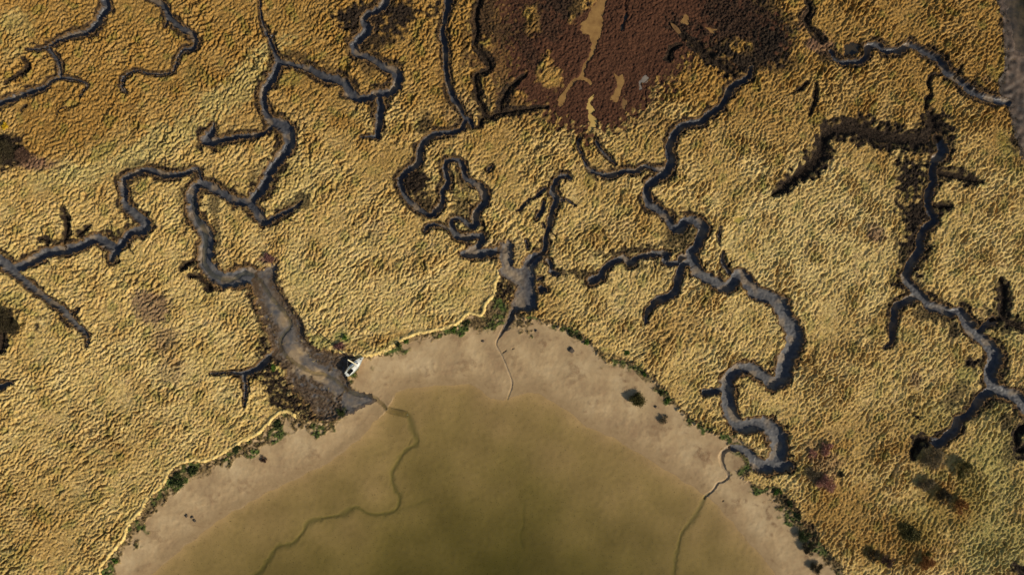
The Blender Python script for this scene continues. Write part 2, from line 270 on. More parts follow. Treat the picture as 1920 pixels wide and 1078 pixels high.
# soft ground-cover blobs: (x, y, rx, ry, angle, strength)
def blobs(lst, rough=.35):
    m = np.zeros(GX.shape)
    for x, y, rx, ry, ang, s in lst:
        R = max(rx, ry)*2.2
        w = window(x-R, x+R, y-R, y+R); a = math.radians(ang)
        u = (GX[w]-x)*math.cos(a) - (GY[w]-y)*math.sin(a); v = (GX[w]-x)*math.sin(a) + (GY[w]-y)*math.cos(a)
        q = np.hypot(u/rx, v/ry) + rough*(.5*wob[w] + .5*mid[w])*.6
        m[w] = np.maximum(m[w], s*(1 - smooth(.55, 1.25, q)))
    return m
green = blobs([(190,285,40,14,30,.7),(130,325,30,10,25,.6),(265,350,18,12,60,.8),(545,150,26,14,20,.6),(400,450,8,30,0,.6),(600,640,26,14,-20,.8),(640,632,16,10,0,1),(612,645,18,8,0,.7),
    (690,450,22,12,0,.35),(860,430,22,10,0,.5),(1165,395,22,10,20,.5),(1430,345,8,18,0,.8),(1700,275,30,7,-6,.7),(1480,70,14,30,0,.0),(1520,610,10,16,0,.6),(1740,510,10,24,0,.7),(1640,620,20,16,0,.5),(1700,630,34,14,-20,.5),
    (1810,700,26,20,0,.7),(1860,760,40,30,0,.6),(1880,640,30,40,0,.5),(1860,900,70,120,0,.6),(1870,1010,80,70,0,.65),(1730,980,60,50,0,.4),(1760,790,70,40,0,.4),(1800,990,50,30,0,.35),(1760,240,16,40,0,.25),(1890,290,12,60,15,.6),(1870,140,30,12,20,.5),(1880,110,8,40,-10,.4),
    (25,560,30,16,0,.5),(40,500,30,14,20,.4),(15,45,20,16,0,.5),(170,935,30,14,10,.35),(30,1050,30,30,0,.45),(245,960,14,40,-30,.3),(1420,780,30,14,10,.4),(1400,700,18,14,0,.4),(1330,800,22,8,-20,.6),(1155,498,40,10,20,.5),
    (790,460,12,9,0,.7),(700,320,16,10,0,.3),(860,320,12,8,60,.4),(360,150,14,30,0,.3),(500,990,60,10,0,.0),(840,560,50,16,15,.3),(560,520,26,18,0,.3),(520,690,12,14,0,.8),(1740,330,18,18,0,.4),(1770,400,10,26,0,.5)])
heath = np.maximum(heath, blobs([(935,70,46,80,0,.75),(960,190,44,30,0,.6),(900,150,16,60,0,.4),(830,150,10,90,0,.35),(1240,230,40,16,-10,.4)], rough=.9))
purple = blobs([(60,305,50,16,-10,.9),(285,575,40,32,-30,.8),(310,640,28,30,0,.6),(320,690,24,30,0,.4),(1540,870,36,44,0,.5),(1525,82,16,14,0,.9),(1545,85,26,20,-40,.8),(1510,30,10,30,-20,.7),(505,487,20,7,0,1),
    (635,650,14,8,0,1),(1715,712,14,16,0,.6),(1640,440,20,18,0,.8),(1635,430,16,12,0,.6),(1150,320,40,14,0,.25),(700,430,20,30,0,.3),(930,470,40,26,0,.45),(975,500,10,60,0,.3),(1030,500,30,60,0,.2),(1850,150,14,10,0,.4),(860,210,30,40,0,.35),(1390,880,26,30,0,.0)])
scrub = blobs([(14,285,46,34,0,1),(0,605,46,36,0,1),(775,340,26,30,0,1),(800,380,26,24,30,.9),(868,340,16,26,0,.75),(870,385,22,24,0,.7),(690,40,60,30,-10,1),(740,20,60,22,0,1),(700,75,40,20,0,.9),(675,110,30,14,-40,.7),(800,235,20,16,30,.8),
    (700,110,26,30,0,.4),(905,30,30,50,0,.7),(870,80,12,40,0,.6),(930,60,40,40,0,.6),(950,180,30,30,0,.5),(1714,395,30,105,3,1.1),(1700,480,16,40,0,.9),(1690,535,24,9,-10,1),(1745,470,10,40,0,.5),(1755,595,36,12,-20,.8),(1725,590,18,12,0,.7),(1790,620,8,18,0,.9),
    (1870,600,24,26,0,.8),(1820,680,20,12,0,1),(1890,675,10,8,0,.9),(1830,760,30,20,35,.8),(1790,740,26,16,40,.7),(1850,755,16,20,0,.9),(1280,450,36,28,10,.8),(1180,470,50,9,6,.9),(1100,515,44,10,-10,.9),(1240,505,14,10,0,.4),(1200,500,20,8,0,.6),(1450,680,24,9,0,.7),(1390,725,10,40,0,.3),
    (1445,870,20,20,0,.6),(550,700,14,30,20,.8),(580,740,26,24,-20,.8),(605,765,36,18,-10,.8),(640,775,22,14,20,.9),(560,610,12,50,-20,.0),(490,570,10,60,8,.7),(505,620,12,40,10,.6),(910,610,24,26,0,.9),(930,580,26,20,0,.8),(1000,575,12,16,0,.4),
    (570,380,16,14,0,.8),(550,385,30,9,18,.7),(400,325,40,10,-20,.3),(270,310,50,8,0,.55),(350,315,30,10,0,.5),(445,365,40,8,-25,.6),(500,205,14,14,0,.8),(560,105,40,8,-12,.7),(620,140,30,10,-25,.6),(480,340,14,30,10,.5),(345,400,8,60,4,.5),(405,430,8,50,4,.7),(480,515,60,8,-8,.0),(470,505,60,6,4,.5),
    (1415,100,60,34,0,.9),(1380,110,40,20,-30,1),(1390,40,100,60,0,.75),(1450,80,40,50,0,1),(1480,120,30,24,0,.5),(1545,110,14,16,0,.8),(1060,5,40,30,0,.8),(1000,60,50,60,0,.5),(1080,60,20,20,0,.3),(1745,250,24,20,0,1),(1760,290,10,26,0,.8),
    (440,845,26,8,22,.6),(330,900,26,14,35,.8),(290,940,26,9,45,.8),(365,890,24,14,20,.7),(255,985,30,6,45,.7),(215,1040,30,7,50,.6),(500,800,26,8,30,.7),(880,607,18,9,10,.8),(760,640,26,5,24,.7),(820,625,24,5,12,.6),
    (1085,632,20,7,-30,.8),(1125,660,14,5,-40,.7),(1200,700,26,6,-42,.7),(1245,738,20,6,-45,.8),(1150,668,26,6,-15,.5),(1480,945,40,9,-48,.9),(1520,995,24,9,-60,.9),(1550,1040,30,9,-50,.9),(1890,60,12,40,0,.9),(1900,100,10,50,0,.8),(1905,250,10,60,15,.9),(1885,160,16,10,0,.9),
    (1890,790,20,20,0,.8),(1895,850,20,30,0,.6),(250,130,50,10,0,.0),(180,255,40,20,0,.15)], rough=.8)
orange = np.clip(smooth(440, 90, GY - .12*np.abs(GX-960)*0 + 30*big)*.9 + .35*smooth(.3, 1.6, mid + .5*big), 0, 1)
orange = np.clip(orange + blobs([(1010,560,60,40,-30,.5),(1250,620,60,20,20,.4),(700,640,60,12,15,.6),(1620,830,120,60,0,.5),(1180,430,120,40,15,.4),(200,850,120,40,20,.35),(1680,1010,120,60,0,.9),(1580,960,80,70,0,.8),(1790,950,60,60,0,.8),(1700,820,100,60,0,.5),(1880,150,60,90,0,.6),(1330,160,60,40,0,.6),(60,960,90,90,0,.4),(130,230,140,60,30,.6)]), 0, 1)
band = blobs([(300,265,150,26,28,1),(450,160,110,30,42,1),(120,330,90,22,5,.8),(560,330,60,60,0,.4),(30,60,40,40,0,.6)], rough=.5)
orange = orange*(1 - .85*band)
green = np.maximum(green, .42*band)
green = np.maximum(green, .55*smooth(.8, 1.9, wob2 + .4*mid))
pale = np.clip(.75*band + smooth(.0, 2.0, big*.6 - .8*mid)*.6 + blobs([(600,560,260,140,10,.55),(1540,450,160,170,0,.7),(1240,520,200,130,0,.4),(260,720,220,130,20,.45),(430,200,40,110,35,.6)], rough=.6), 0, 1)

FADE = smooth(300, 120, np.maximum(np.maximum(-GX, GX-1920), np.maximum(-GY, GY-1078)))
orange = orange*FADE + .35*(1-FADE); pale = pale*FADE; green = green*FADE

# fringe of brown growth on the creek shoulders
FW = np.where(GY < 400, 1.0, .62)*np.where(GX < 820, 1.3, 1.05)*np.where((GX > 1230) & (GX < 1530) & (GY > 470), .6, 1.0)*np.where(GX > 1600, 1.6, 1.0)
frw = np.maximum((8.5 + 3.5*wob2 + 3.5*mid)*FW, 1.5)
frw = np.minimum(frw, 1.05*HWN + 2.0)
fr = np.where(OUT < 60, 1 - smooth(.55, 1.0, (OUT + 1.0*fine2)/frw), 0)
scrub = np.clip(np.maximum(scrub*smooth(-.5, .5, 2.5*scrub - .6 + .3*wob + .25*fine2), fr*(.95 + .15*wob)), 0, 1)
scrub = np.maximum(scrub, 1 - smooth(.75, 1.15, vegS))
def inside(pts, soft=5.0): return smooth(-soft, soft, sdf(pts) + 2.2*wob + 1.2*fine2)
escr_shade = np.maximum.reduce([inside(S('P5',(100,240),(170,300),(230,420),(290,520),(350,600),(390,620),(340,700),(330,790),(300,900),(400,1010),(430,960),(520,1010),(640,1040),(720,1078),(880,1200),(700,1420),(560,1430),(300,1250),(180,900),(230,600),(120,420))),
                          inside(S('P5',(600,690),(640,760),(700,800),(850,830),(980,810),(1030,860),(930,970),(820,960),(720,920),(640,850),(560,760),(520,640),(430,420),(350,260),(380,240),(470,400),(580,560)))])  # right strip: bank shade painted in together with dark mud and scrub
escr_shade = np.maximum(escr_shade, inside(S('P3',(800,610),(900,680),(950,725),(925,790),(895,890),(850,985),(790,1078),(560,1078),(640,950),(740,780),(760,660))))
escr_shade = np.maximum(escr_shade, smooth(25, 13, est[2] + 2*wob)*smooth(-2, 2, est[2])*smooth(745, 715, GY)*smooth(500, 520, GY + .3*(GX-520)))  # scrub margin in the west, painted bank shade over mud in the east
scrub = np.maximum(scrub*(1 - smooth(0, 4, dE)), escr_shade*smooth(-2.0, .9, .8*wob + .5*fine2 + .5))  # estuary scrub and its painted shade join the scrub mask
bw_ = np.where(GX < 640, 25., np.where(GX < 890, 11., np.where(GX < 1000, 30., np.where(GX < 1440, 7., 17.)))) + 5*wob2 + 3.5*wob + 1.5*fine2 + 4*mid
shore_scrub = (dB > 0)*(dW < -4)*(1 - smooth(-4, 4, dB - bw_))*smooth(-1.3, .2, .8*wob + .6*fine2 + .35*mid + .1)
scrub = np.where(dB > 0, np.maximum(scrub*smooth(40, 18, dB), shore_scrub), scrub)

# ------------------------------------------------------------------ height
ctrl = [(250,120,34),(250,600,36),(150,950,30),(650,300,40),(700,560,42),(1100,300,50),(1250,600,52),(1600,450,55),(1750,150,46),(1600,750,52),(1850,700,60),(1750,1000,58),(420,220,48),(1010,420,48)]
W = sum(1/((GX-x)**2 + (GY-y)**2 + 4000.) for x, y, _ in ctrl)
TH = sum(a/((GX-x)**2 + (GY-y)**2 + 4000.) for x, y, a in ctrl)/W + 9*mid
angs = [8, 26, 44, 62, 80]
rip = np.zeros(GX.shape); vv = np.zeros(GX.shape)
rip2 = np.zeros(GX.shape); rip3 = np.zeros(GX.shape)
for i, a in enumerate(angs):
    wgt = np.clip(1 - np.abs(TH - a)/18.0, 0, 1)
    if i == 0: wgt = np.where(TH < a, 1, wgt)
    if i == 4: wgt = np.where(TH > a, 1, wgt)
    rip += wgt*oriented(10.5, a, .88, 100+i, .5); rip2 += wgt*oriented(7.0, a, 1.15, 200+i, .42); rip3 += wgt*oriented(20, a, .36, 300+i, .45); vv += wgt**2
rip /= np.sqrt(vv); rip2 /= np.sqrt(vv); rip3 /= np.sqrt(vv)
def warp(A, du, dv):
    jj, ii = np.mgrid[0:NY, 0:NX]
    u = np.clip(ii + du, 0, NX-1.001); v = np.clip(jj + dv, 0, NY-1.001); i0 = u.astype(int); j0 = v.astype(int); fu = u-i0; fv = v-j0
    return (A[j0,i0]*(1-fu) + A[j0,i0+1]*fu)*(1-fv) + (A[j0+1,i0]*(1-fu) + A[j0+1,i0+1]*fu)*fv
wu, wv = iso(24, 61), iso(24, 62); rough = iso(24, 64, beta=1.1)
rip = warp(rip, 1.2*wu, 1.2*wv); rip3 = warp(rip3, 2*wu, 2*wv)
isob = iso(19, 63, bw=.5)
def skew(x, k=.6): return (1 - np.exp(-k*np.clip(x, -2.4, 3)))/k
lump = .100*skew(rip, .7) + .088*skew(rip2, .6) + .040*skew(rip3, 1.0) + .022*fine
lump = lump*np.clip(1 + .13*mid + .13*big, .5, 1.5) + .06
amp = 1.12*(1 + .30*smooth(430, 60, GY))*smooth(330, 60, np.maximum(np.maximum(-GX, GX-1920), np.maximum(-GY, GY-1078)))*(1 + .16*big)*(1 - .85*heath)*(1 - .45*scrub)
relief = amp*lump + heath*(.02*gran + .03*fine + .04*fine2 + .07*rough) + scrub*(.07*gran + .06*fine2 + .10*rough)
relief *= smooth(-.5, 3.5, OUT)*.75 + .25
relief = np.where(Smin < 1.02, .03*fine2, relief)
base = (.10*big + .06*mid)*FADE
h = base + relief
levee = np.exp(-((OUT - 4.0)/4.0)**2)*.16
h += levee*(1 - heath*.5)
h -= heath*.25
h -= drop
# vegetated slopes of creeks get a lower shoulder
h -= .42*fr*(Smin >= 1.0)*smooth(14, 2, OUT)
# estuary mud
eprof = smooth(0, 9, dE); mudn = .05*mid + .035*wob + .02*fine2
he = -1.16*eprof + mudn - .10*smooth(10, 40, dE)
he = he + escr_shade*(.08 + .03*fine2 + .035*rough)*eprof
h = np.where(dE > 0, np.minimum(np.where(Smin < 1, h, 9), he + (1-eprof)*h), h)
# beach and lagoon bed
dWp = np.maximum(-dW, 0)
tt = np.clip(dB/(dB + dWp + 1e-3), 0, 1)
beach_relief = .035*mid + .02*wob + .010*fine2 + .03*big
hb = -.48*smooth(0, 7, dB) - .84*tt**.85 + beach_relief*smooth(0, .25, 1-tt)
depth = .025 + .15*(1 - np.exp(-np.maximum(dW, 0)/14.0)) + .20*(1 - np.exp(-np.maximum(dW, 0)/70.0)) + .80*smooth(60, 430, dW)
und = np.zeros(GX.shape)
for pts, hw, dp in UNDER:
    und = np.maximum(und, .55*dp*np.exp(-(line_dist(pts, 40)/(hw*np.clip(1+.3*wob+.3*mid, .5, 2) + .02*smooth(0, 400, dW)*100))**2))
hbed = WL - depth + .02*mid + .05*big*smooth(0, 90, dW) + .01*wob - und
hb = np.where(dW > 0, np.minimum(hbed, WL - .02), hb)
blend = smooth(0, 5, dB)
inE = dE > 2
hb2 = np.where(dE > -14, np.minimum(hb, hb*(1 - eprof) + he*eprof), hb)
scrub = np.where(dEM > 0, (1 - smooth(4, 12, dEM + 5*wob + 3*fine2))*(dEW < 0), scrub)
bscrub = np.clip(scrub, 0, 1)*(dW < 0)
hb2 = hb2 + bscrub*(.06*gran + .07*fine2 + .12 + .07*rough)
h = np.where(dB > 0, h*(1-blend) + (hb2 - np.where(outflow, drop, 0))*blend, h)
h = np.where((dB > 0) & (Smin < 1.0) & ~outflow & (dW < 0), np.minimum(h, -drop*.9), h)
# stream notch
lv = stream_level(stream_t); sq = stream_d/(strW*(1 + .12*wob))
sm = (stream_d < 23)*((dE > 0) | (Smin < .95) | (dB > 0))*(dW < 0)
h = np.where(sm & (sq >= 1), np.maximum(h, lv + .02 + .10*smooth(1, 2.2, sq)), h)
h = np.where(sm & (sq < 1.0), lv - .22*(1 - smooth(.4, 1.0, sq)), h)
# east mud and its water
hem = -.75*smooth(0, 6, dEM) - .012*np.clip(dEM, 0, 60) + .10*wob*smooth(0, 10, dEM)
h = np.where(dEM > 0, np.minimum(h, hem), h)
h = np.where(dEW > 0, WL - .06 - .5*smooth(0, 60, dEW), h)
# straw path ridge on the marsh edge
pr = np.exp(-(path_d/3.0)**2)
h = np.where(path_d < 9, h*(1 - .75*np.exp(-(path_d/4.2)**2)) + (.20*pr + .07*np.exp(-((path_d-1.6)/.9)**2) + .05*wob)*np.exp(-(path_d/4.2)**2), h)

# pools (outline, depth below the ground around)
POOLS = [
 ('pool', S('C',(480,-60),(490,-10),(445,50),(420,110),(390,130),(380,170),(400,190),(435,200),(445,260),(430,320),(395,370),(380,420),(330,455),(300,505),(265,550),(258,590),(275,602),(300,560),(305,520),(330,490),(370,450),(400,450),(440,480),(456,475),(440,445),(405,430),(410,400),(425,350),(455,320),(470,270),(482,225),(505,190),(510,130),(515,60),(532,0),(530,-60)), 'tan', 'longest tan muddy pool running down through the brown heath at the top edge'),
 ('pool', S('C',(472,522),(450,560),(440,590),(455,600),(466,620),(455,640),(482,670),(482,700),(440,747),(418,745),(440,690),(425,665),(430,640),(418,600),(430,560)), 'pale', 'bright pale yellow wiggly pool at the lower edge of the brown heath'),
 ('pool', S('C',(572,410),(600,432),(620,418),(630,460),(612,500),(602,550),(585,572),(548,557),(570,530),(590,480),(590,450)), 'tan', 'short tan pool in the heath east of the forked long pool'),
 ('pool', S('C',(712,460),(750,423),(770,440),(755,462),(730,475),(737,508),(718,502)), 'grey', 'small blue grey pool with a bent tail in the heath'),
 ('pool', S('C',(632,528),(646,570),(635,612),(616,612),(620,570)), 'dim', 'small dull brown sliver pool beside the short tan pool'),
 ('pool', S('C',(960,73),(987,85),(997,132),(965,137),(948,120),(965,100)), 'tan', 'little tan pool in the dark heath near the top edge'),
 ('pool', S('C',(1072,148),(1110,154),(1152,160),(1158,170),(1140,180),(1147,197),(1130,202),(1110,176)), 'tan', 'little tan three pointed pool in the darkest heath'),
 ('pool', S('C',(893,128),(928,150),(948,182),(936,188),(905,152)), 'dim', 'thin brown diagonal pool in the dark heath'),
 ('pool', S('C',(608,160),(632,90),(628,20),(640,0),(650,90),(628,170),(612,182)), 'dark', 'narrow dark slit pool in the heath right of the longest pool'),
 ('pool', S('P4',(805,142),(870,115),(920,90),(955,66),(942,102),(902,152),(870,178),(830,172)), 'olive', 'yellow green crescent pool in the straw marsh east of the meandering creek'),
 ('pool', S('D',(428,272),(445,240),(515,233),(522,292),(490,307),(424,312)), 'dark', 'dark brown square cornered pond beside the north east creek'),
 ('pool', S('P2',(1240,743),(1247,775),(1200,830),(1150,887),(1112,887),(1108,870),(1160,818),(1200,768)), 'dark', 'dark blue slot pool in the marsh north of the central mud fork'),
]
for nm, poly, tone, lab in POOLS:
    sd_ = None
    p = np.array(poly); w = window(p[:,0].min()-14, p[:,0].max()+14, p[:,1].min()-14, p[:,1].max()+14)
    gX, gY = GX, GY; GX, GY = gX[w], gY[w]; d = sdf(poly) + .9*wob[w] + .6*fine2[w] - 1.6; GX, GY = gX, gY
    lvl = -.62 if tone in ('dark',) else -.40
    k = smooth(-3.0, 1.0, d)
    h[w] = h[w]*(1-k) + (lvl - .18)*k
    heath[w] = np.maximum(heath[w], .6*smooth(-5, -1, d)) if tone != 'olive' else heath[w]

# ------------------------------------------------------------------ face classes
cMUD = (Smin < .90) & (vegS > .5) | ((dE > 3.0))
klass = np.zeros(GX.shape, np.int16)                       # 0 marsh, 1 beach, 2 lagoon bed, 3 east mud, 4 path, 10+ creeks
klass[dB > 1.5] = 1
klass[dW > 0] = 2
klass[dEM > 1.0] = 3
cid = np.where(dE > 3.0, sysE, SYS)
crk = cMUD & (dW < 3) & (cid >= 0)
klass[crk] = (10 + cid)[crk]
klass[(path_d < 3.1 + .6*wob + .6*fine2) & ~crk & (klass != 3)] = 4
ck = klass[:-1, :-1]

def new_mesh(name, V, F, mat, attrs=None, smooth_shade=True, link=True, parent=None):
    me = bpy.data.meshes.new(name)
    n = F.shape[1]
    me.vertices.add(len(V)); me.vertices.foreach_set('co', np.ascontiguousarray(V, np.float32).ravel())
    me.loops.add(F.size); me.loops.foreach_set('vertex_index', np.ascontiguousarray(F, np.int32).ravel())
    me.polygons.add(len(F)); me.polygons.foreach_set('loop_start', np.arange(0, F.size, n, dtype=np.int32))
    me.polygons.foreach_set('use_smooth', np.full(len(F), smooth_shade))
    for k, a in (attrs or {}).items():
        at = me.attributes.new(k, 'FLOAT_COLOR', 'POINT'); at.data.foreach_set('color', np.ascontiguousarray(a, np.float32).ravel())
    me.materials.append(mat); me.update(calc_edges=True)
    o = bpy.data.objects.new(name, me); col.objects.link(o)
    if parent: o.parent = parent
    return o
def tag(o, label=None, cat=None, group=None, kind=None):
    if label: o['label'] = label
    if cat: o['category'] = cat
    if group: o['group'] = group
    if kind: o['kind'] = kind
    return o

# ------------------------------------------------------------------ materials
def lin(r, g, b): return tuple(((c/255)/12.92 if c/255 <= .04045 else ((c/255+.055)/1.055)**2.4) for c in (r, g, b)) + (1.0,)
class N:
    def __init__(s, name):
        s.m = bpy.data.materials.new(name); s.m.use_nodes = True; s.t = s.m.node_tree; s.t.nodes.clear()
    def n(s, typ, **kw):
        x = s.t.nodes.new(typ)
        for k, v in kw.items():
            if k.startswith('i_'): x.inputs[k[2:].replace('_', ' ')].default_value = v
            else: setattr(x, k, v)
        return x
    def l(s, a, b): s.t.links.new(a, b)
    def pos(s): return s.n('ShaderNodeNewGeometry').outputs['Position']
    def noise(s, scale, detail=4, rough=.6, vec=None, stretch=None):
        x = s.n('ShaderNodeTexNoise'); x.inputs['Scale'].default_value = scale; x.inputs['Detail'].default_value = detail; x.inputs['Roughness'].default_value = rough
        v = vec or s.pos()
        s.l(v, x.inputs['Vector']); return x.outputs['Fac']
    def ramp(s, fac, stops):
        x = s.n('ShaderNodeValToRGB'); e = x.color_ramp.elements
        while len(e) < len(stops): e.new(.5)
        for q, (p, c) in zip(e, stops): q.position = p; q.color = c if len(c) == 4 else c + (1,)
        s.l(fac, x.inputs['Fac']); return x.outputs['Color']
    def mix(s, fac, a, b, mode='MIX'):
        x = s.n('ShaderNodeMix', data_type='RGBA', blend_type=mode)
        for sock, v in ((x.inputs[0], fac), (x.inputs[6], a), (x.inputs[7], b)):
            if isinstance(v, (int, float)): sock.default_value = v
            elif isinstance(v, tuple): sock.default_value = v
            else: s.l(v, sock)
        return x.outputs[2]
    def math(s, op, a, b=0.0, clamp=False):
        x = s.n('ShaderNodeMath', operation=op, use_clamp=clamp)
        for i, v in enumerate((a, b)):
            if isinstance(v, (int, float)): x.inputs[i].default_value = v
            else: s.l(v, x.inputs[i])
        return x.outputs[0]
    def sep(s, attr):
        a = s.n('ShaderNodeAttribute', attribute_name=attr); q = s.n('ShaderNodeSeparateColor'); s.l(a.outputs['Color'], q.inputs[0])
        return q.outputs[0], q.outputs[1], q.outputs[2], a.outputs['Alpha']
    def out(s, color, rough=.9, bump=None, bstr=.3, bdist=.1, spec=.2, metallic=0.0, coat=0.0):
        p = s.n('ShaderNodeBsdfPrincipled'); o = s.n('ShaderNodeOutputMaterial')
        if isinstance(color, tuple): p.inputs['Base Color'].default_value = color
        else: s.l(color, p.inputs['Base Color'])
        if isinstance(rough, (int, float)): p.inputs['Roughness'].default_value = rough
        else: s.l(rough, p.inputs['Roughness'])
        p.inputs['Specular IOR Level'].default_value = spec; p.inputs['Metallic'].default_value = metallic; p.inputs['Coat Weight'].default_value = coat
        if bump is not None:
            b = s.n('ShaderNodeBump'); b.inputs['Strength'].default_value = bstr; b.inputs['Distance'].default_value = bdist
            s.l(bump, b.inputs['Height']); s.l(b.outputs['Normal'], p.inputs['Normal'])
        s.l(p.outputs[0], o.inputs[0]); return s.m

def veg_material(name, blade=False):
    m = N(name)
    he, scb, gr, org = m.sep('cover'); pu, bank, pa, rnd = m.sep('cover_b')
    n1 = m.noise(.9, 5, .65); n2 = m.noise(.12, 4, .6); n3 = m.noise(3.2, 3, .7)
    straw = m.ramp(n1, [(.25, lin(174,142,80)), (.5, lin(202,170,100)), (.75, lin(218,190,124))])
    straw = m.mix(m.math('MULTIPLY', pa, .8), straw, m.ramp(n1, [(.3, lin(192,166,102)), (.7, lin(230,206,140))]))
    straw = m.mix(m.ramp(n2, [(.45, (0,0,0)), (.7, (.35,.35,.35))]), straw, m.ramp(n1, [(.3, lin(142,124,62)), (.7, lin(184,168,94))]))
    n6 = m.noise(2.1, 4, .75)
    straw = m.mix(m.ramp(n6, [(.52, (0,0,0)), (.66, (.75,.75,.75))]), straw, m.ramp(n3, [(.35, lin(186,148,108)), (.65, lin(232,206,150))]))
    straw = m.mix(m.ramp(n6, [(.34, (.8,.8,.8)), (.47, (0,0,0))]), straw, m.ramp(n3, [(.35, lin(118,100,52)), (.65, lin(172,150,78))]))
    n4 = m.noise(.33, 5, .7); n5 = m.noise(.028, 4, .6)
    straw = m.mix(m.ramp(n4, [(.54, (0,0,0)), (.72, (.55,.55,.55))]), straw, m.ramp(n1, [(.3, lin(164,128,92)), (.7, lin(206,172,130))]))
    straw = m.mix(m.ramp(n4, [(.28, (.6,.6,.6)), (.45, (0,0,0))]), straw, m.ramp(n1, [(.3, lin(128,114,62)), (.7, lin(178,160,96))]))
    straw = m.mix(m.ramp(n5, [(.50, (0,0,0)), (.68, (.5,.5,.5))]), straw, m.ramp(n1, [(.3, lin(150,112,60)), (.7, lin(196,158,92))]))
    straw = m.mix(m.math('MULTIPLY', org, m.ramp(n4, [(.25, (1,1,1)), (.75, (.72,.72,.72))])), straw, m.ramp(n6, [(.30, lin(96,66,28)), (.5, lin(146,106,46)), (.70, lin(190,148,76))]))
    straw = m.mix(m.math('MULTIPLY', gr, m.ramp(n3, [(.35, (0,0,0)), (.62, (1,1,1))])), straw, m.ramp(n1, [(.3, lin(52,74,26)), (.7, lin(106,128,50))]))
    straw = m.mix(m.math('MULTIPLY', pu, m.ramp(n3, [(.25, (.35,.35,.35)), (.52, (1,1,1))])), straw, m.ramp(n1, [(.3, lin(88,62,52)), (.7, lin(136,102,84))]))
    hn = m.math('ADD', m.math('MULTIPLY', n3, .75), m.math('MULTIPLY', n1, .25)); hc = m.ramp(hn, [(.26, lin(46,30,22)), (.46, lin(72,46,32)), (.64, lin(98,65,45)), (.80, lin(150,108,74))])
    c = m.mix(he, straw, hc)
    sn = m.ramp(n3, [(.3, lin(28,23,19)), (.55, lin(49,39,30)), (.78, lin(98,79,55))])
    c = m.mix(scb, c, sn)
    c = m.mix(bank, c, m.ramp(n1, [(.3, lin(86,66,44)), (.7, lin(140,108,66))]))
    if blade:
        v = m.n('ShaderNodeHueSaturation'); m.l(c, v.inputs['Color']); m.l(m.math('ADD', m.math('MULTIPLY', rnd, .75), .64), v.inputs['Value']); c = v.outputs[0]
        return m.out(c, .8, spec=.15)
    bmp = m.math('ADD', m.noise(1.6, 5, .7), m.math('MULTIPLY', m.noise(5.0, 3, .7), .5))
    return m.out(c, .92, bmp, .55, .22, .12)
M_MARSH = veg_material('salt_marsh_turf'); M_BLADE = veg_material('marsh_blades', True)

def mud_material():
    m = N('creek_mud'); wet_dark, sandy, edge, _ = m.sep('cover')
    n1 = m.noise(.8, 5, .6); n2 = m.noise(3.5, 4, .65)
    c = m.ramp(n1, [(.3, lin(74,75,78)), (.55, lin(96,94,92)), (.8, lin(122,115,104))])
    c = m.mix(m.math('MULTIPLY', wet_dark, .8), c, m.ramp(n1, [(.3, lin(42,45,52)), (.7, lin(66,68,74))]))  # wet mud tone, also used for the painted shade on the fork
    c = m.mix(sandy, c, m.ramp(n1, [(.3, lin(150,126,92)), (.7, lin(188,160,118))]))
    c = m.mix(edge, c, m.ramp(n2, [(.3, lin(50,40,30)), (.7, lin(104,82,56))]))
    c = m.mix(m.ramp(n2, [(.60, (0,0,0)), (.78, (.45,.45,.45))]), c, lin(66,64,62))
    r = m.math('SUBTRACT', .78, m.math('MULTIPLY', wet_dark, .40))
    return m.out(c, r, m.math('ADD', n1, m.math('MULTIPLY', n2, .4)), .35, .12, .3)
M_MUD = mud_material()
def sand_material():
    m = N('beach_sand'); wet_dark, scb, gr, bank = m.sep('cover')
    n1 = m.noise(.10, 5, .6); n2 = m.noise(.7, 5, .7); n3 = m.noise(4.5, 4, .7)
    c = m.ramp(n1, [(.35, lin(152,126,92)), (.52, lin(173,147,108)), (.68, lin(188,163,123))])
    c = m.mix(m.ramp(n2, [(.48, (0,0,0)), (.74, (.4,.4,.4))]), c, lin(146,114,82))
    c = m.mix(m.ramp(n3, [(.60, (0,0,0)), (.82, (.4,.4,.4))]), c, lin(138,110,78))
    c = m.mix(wet_dark, c, m.ramp(n2, [(.3, lin(138,114,80)), (.7, lin(160,134,96))]))
    sn = m.ramp(n3, [(.3, lin(58,46,28)), (.5, lin(96,80,48)), (.72, lin(150,122,78))])
    sn = m.mix(gr, sn, m.ramp(n3, [(.3, lin(44,58,26)), (.7, lin(92,106,46))]))
    c = m.mix(m.math('MULTIPLY', bank, m.ramp(n3, [(.38, (.15,.15,.15)), (.6, (.9,.9,.9))])), c, lin(112,84,58))
    c = m.mix(scb, c, sn)
    return m.out(c, .9, m.math('ADD', n2, m.math('MULTIPLY', n3, .6)), .35, .10, .2)
M_SAND = sand_material()
def bed_material():
    m = N('lagoon_silt'); deep, chan, _, _ = m.sep('cover')
    n1 = m.noise(.06, 4, .55); n2 = m.noise(.35, 5, .7); n3 = m.noise(2.4, 4, .65)
    c = m.ramp(n1, [(.3, lin(162,132,88)), (.7, lin(180,148,98))])
    c = m.mix(m.ramp(n2, [(.50, (0,0,0)), (.72, (.3,.3,.3))]), c, lin(132,108,68))
    c = m.mix(m.ramp(n3, [(.60, (0,0,0)), (.70, (.8,.8,.8))]), c, lin(88,76,50))
    c = m.mix(chan, c, lin(84,96,58))
    return m.out(c, .9, n2, .25, .1, .2)
M_BED = bed_material()
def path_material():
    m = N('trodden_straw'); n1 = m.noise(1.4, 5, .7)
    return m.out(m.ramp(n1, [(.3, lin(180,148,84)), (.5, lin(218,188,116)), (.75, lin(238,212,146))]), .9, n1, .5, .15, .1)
M_PATH = path_material()
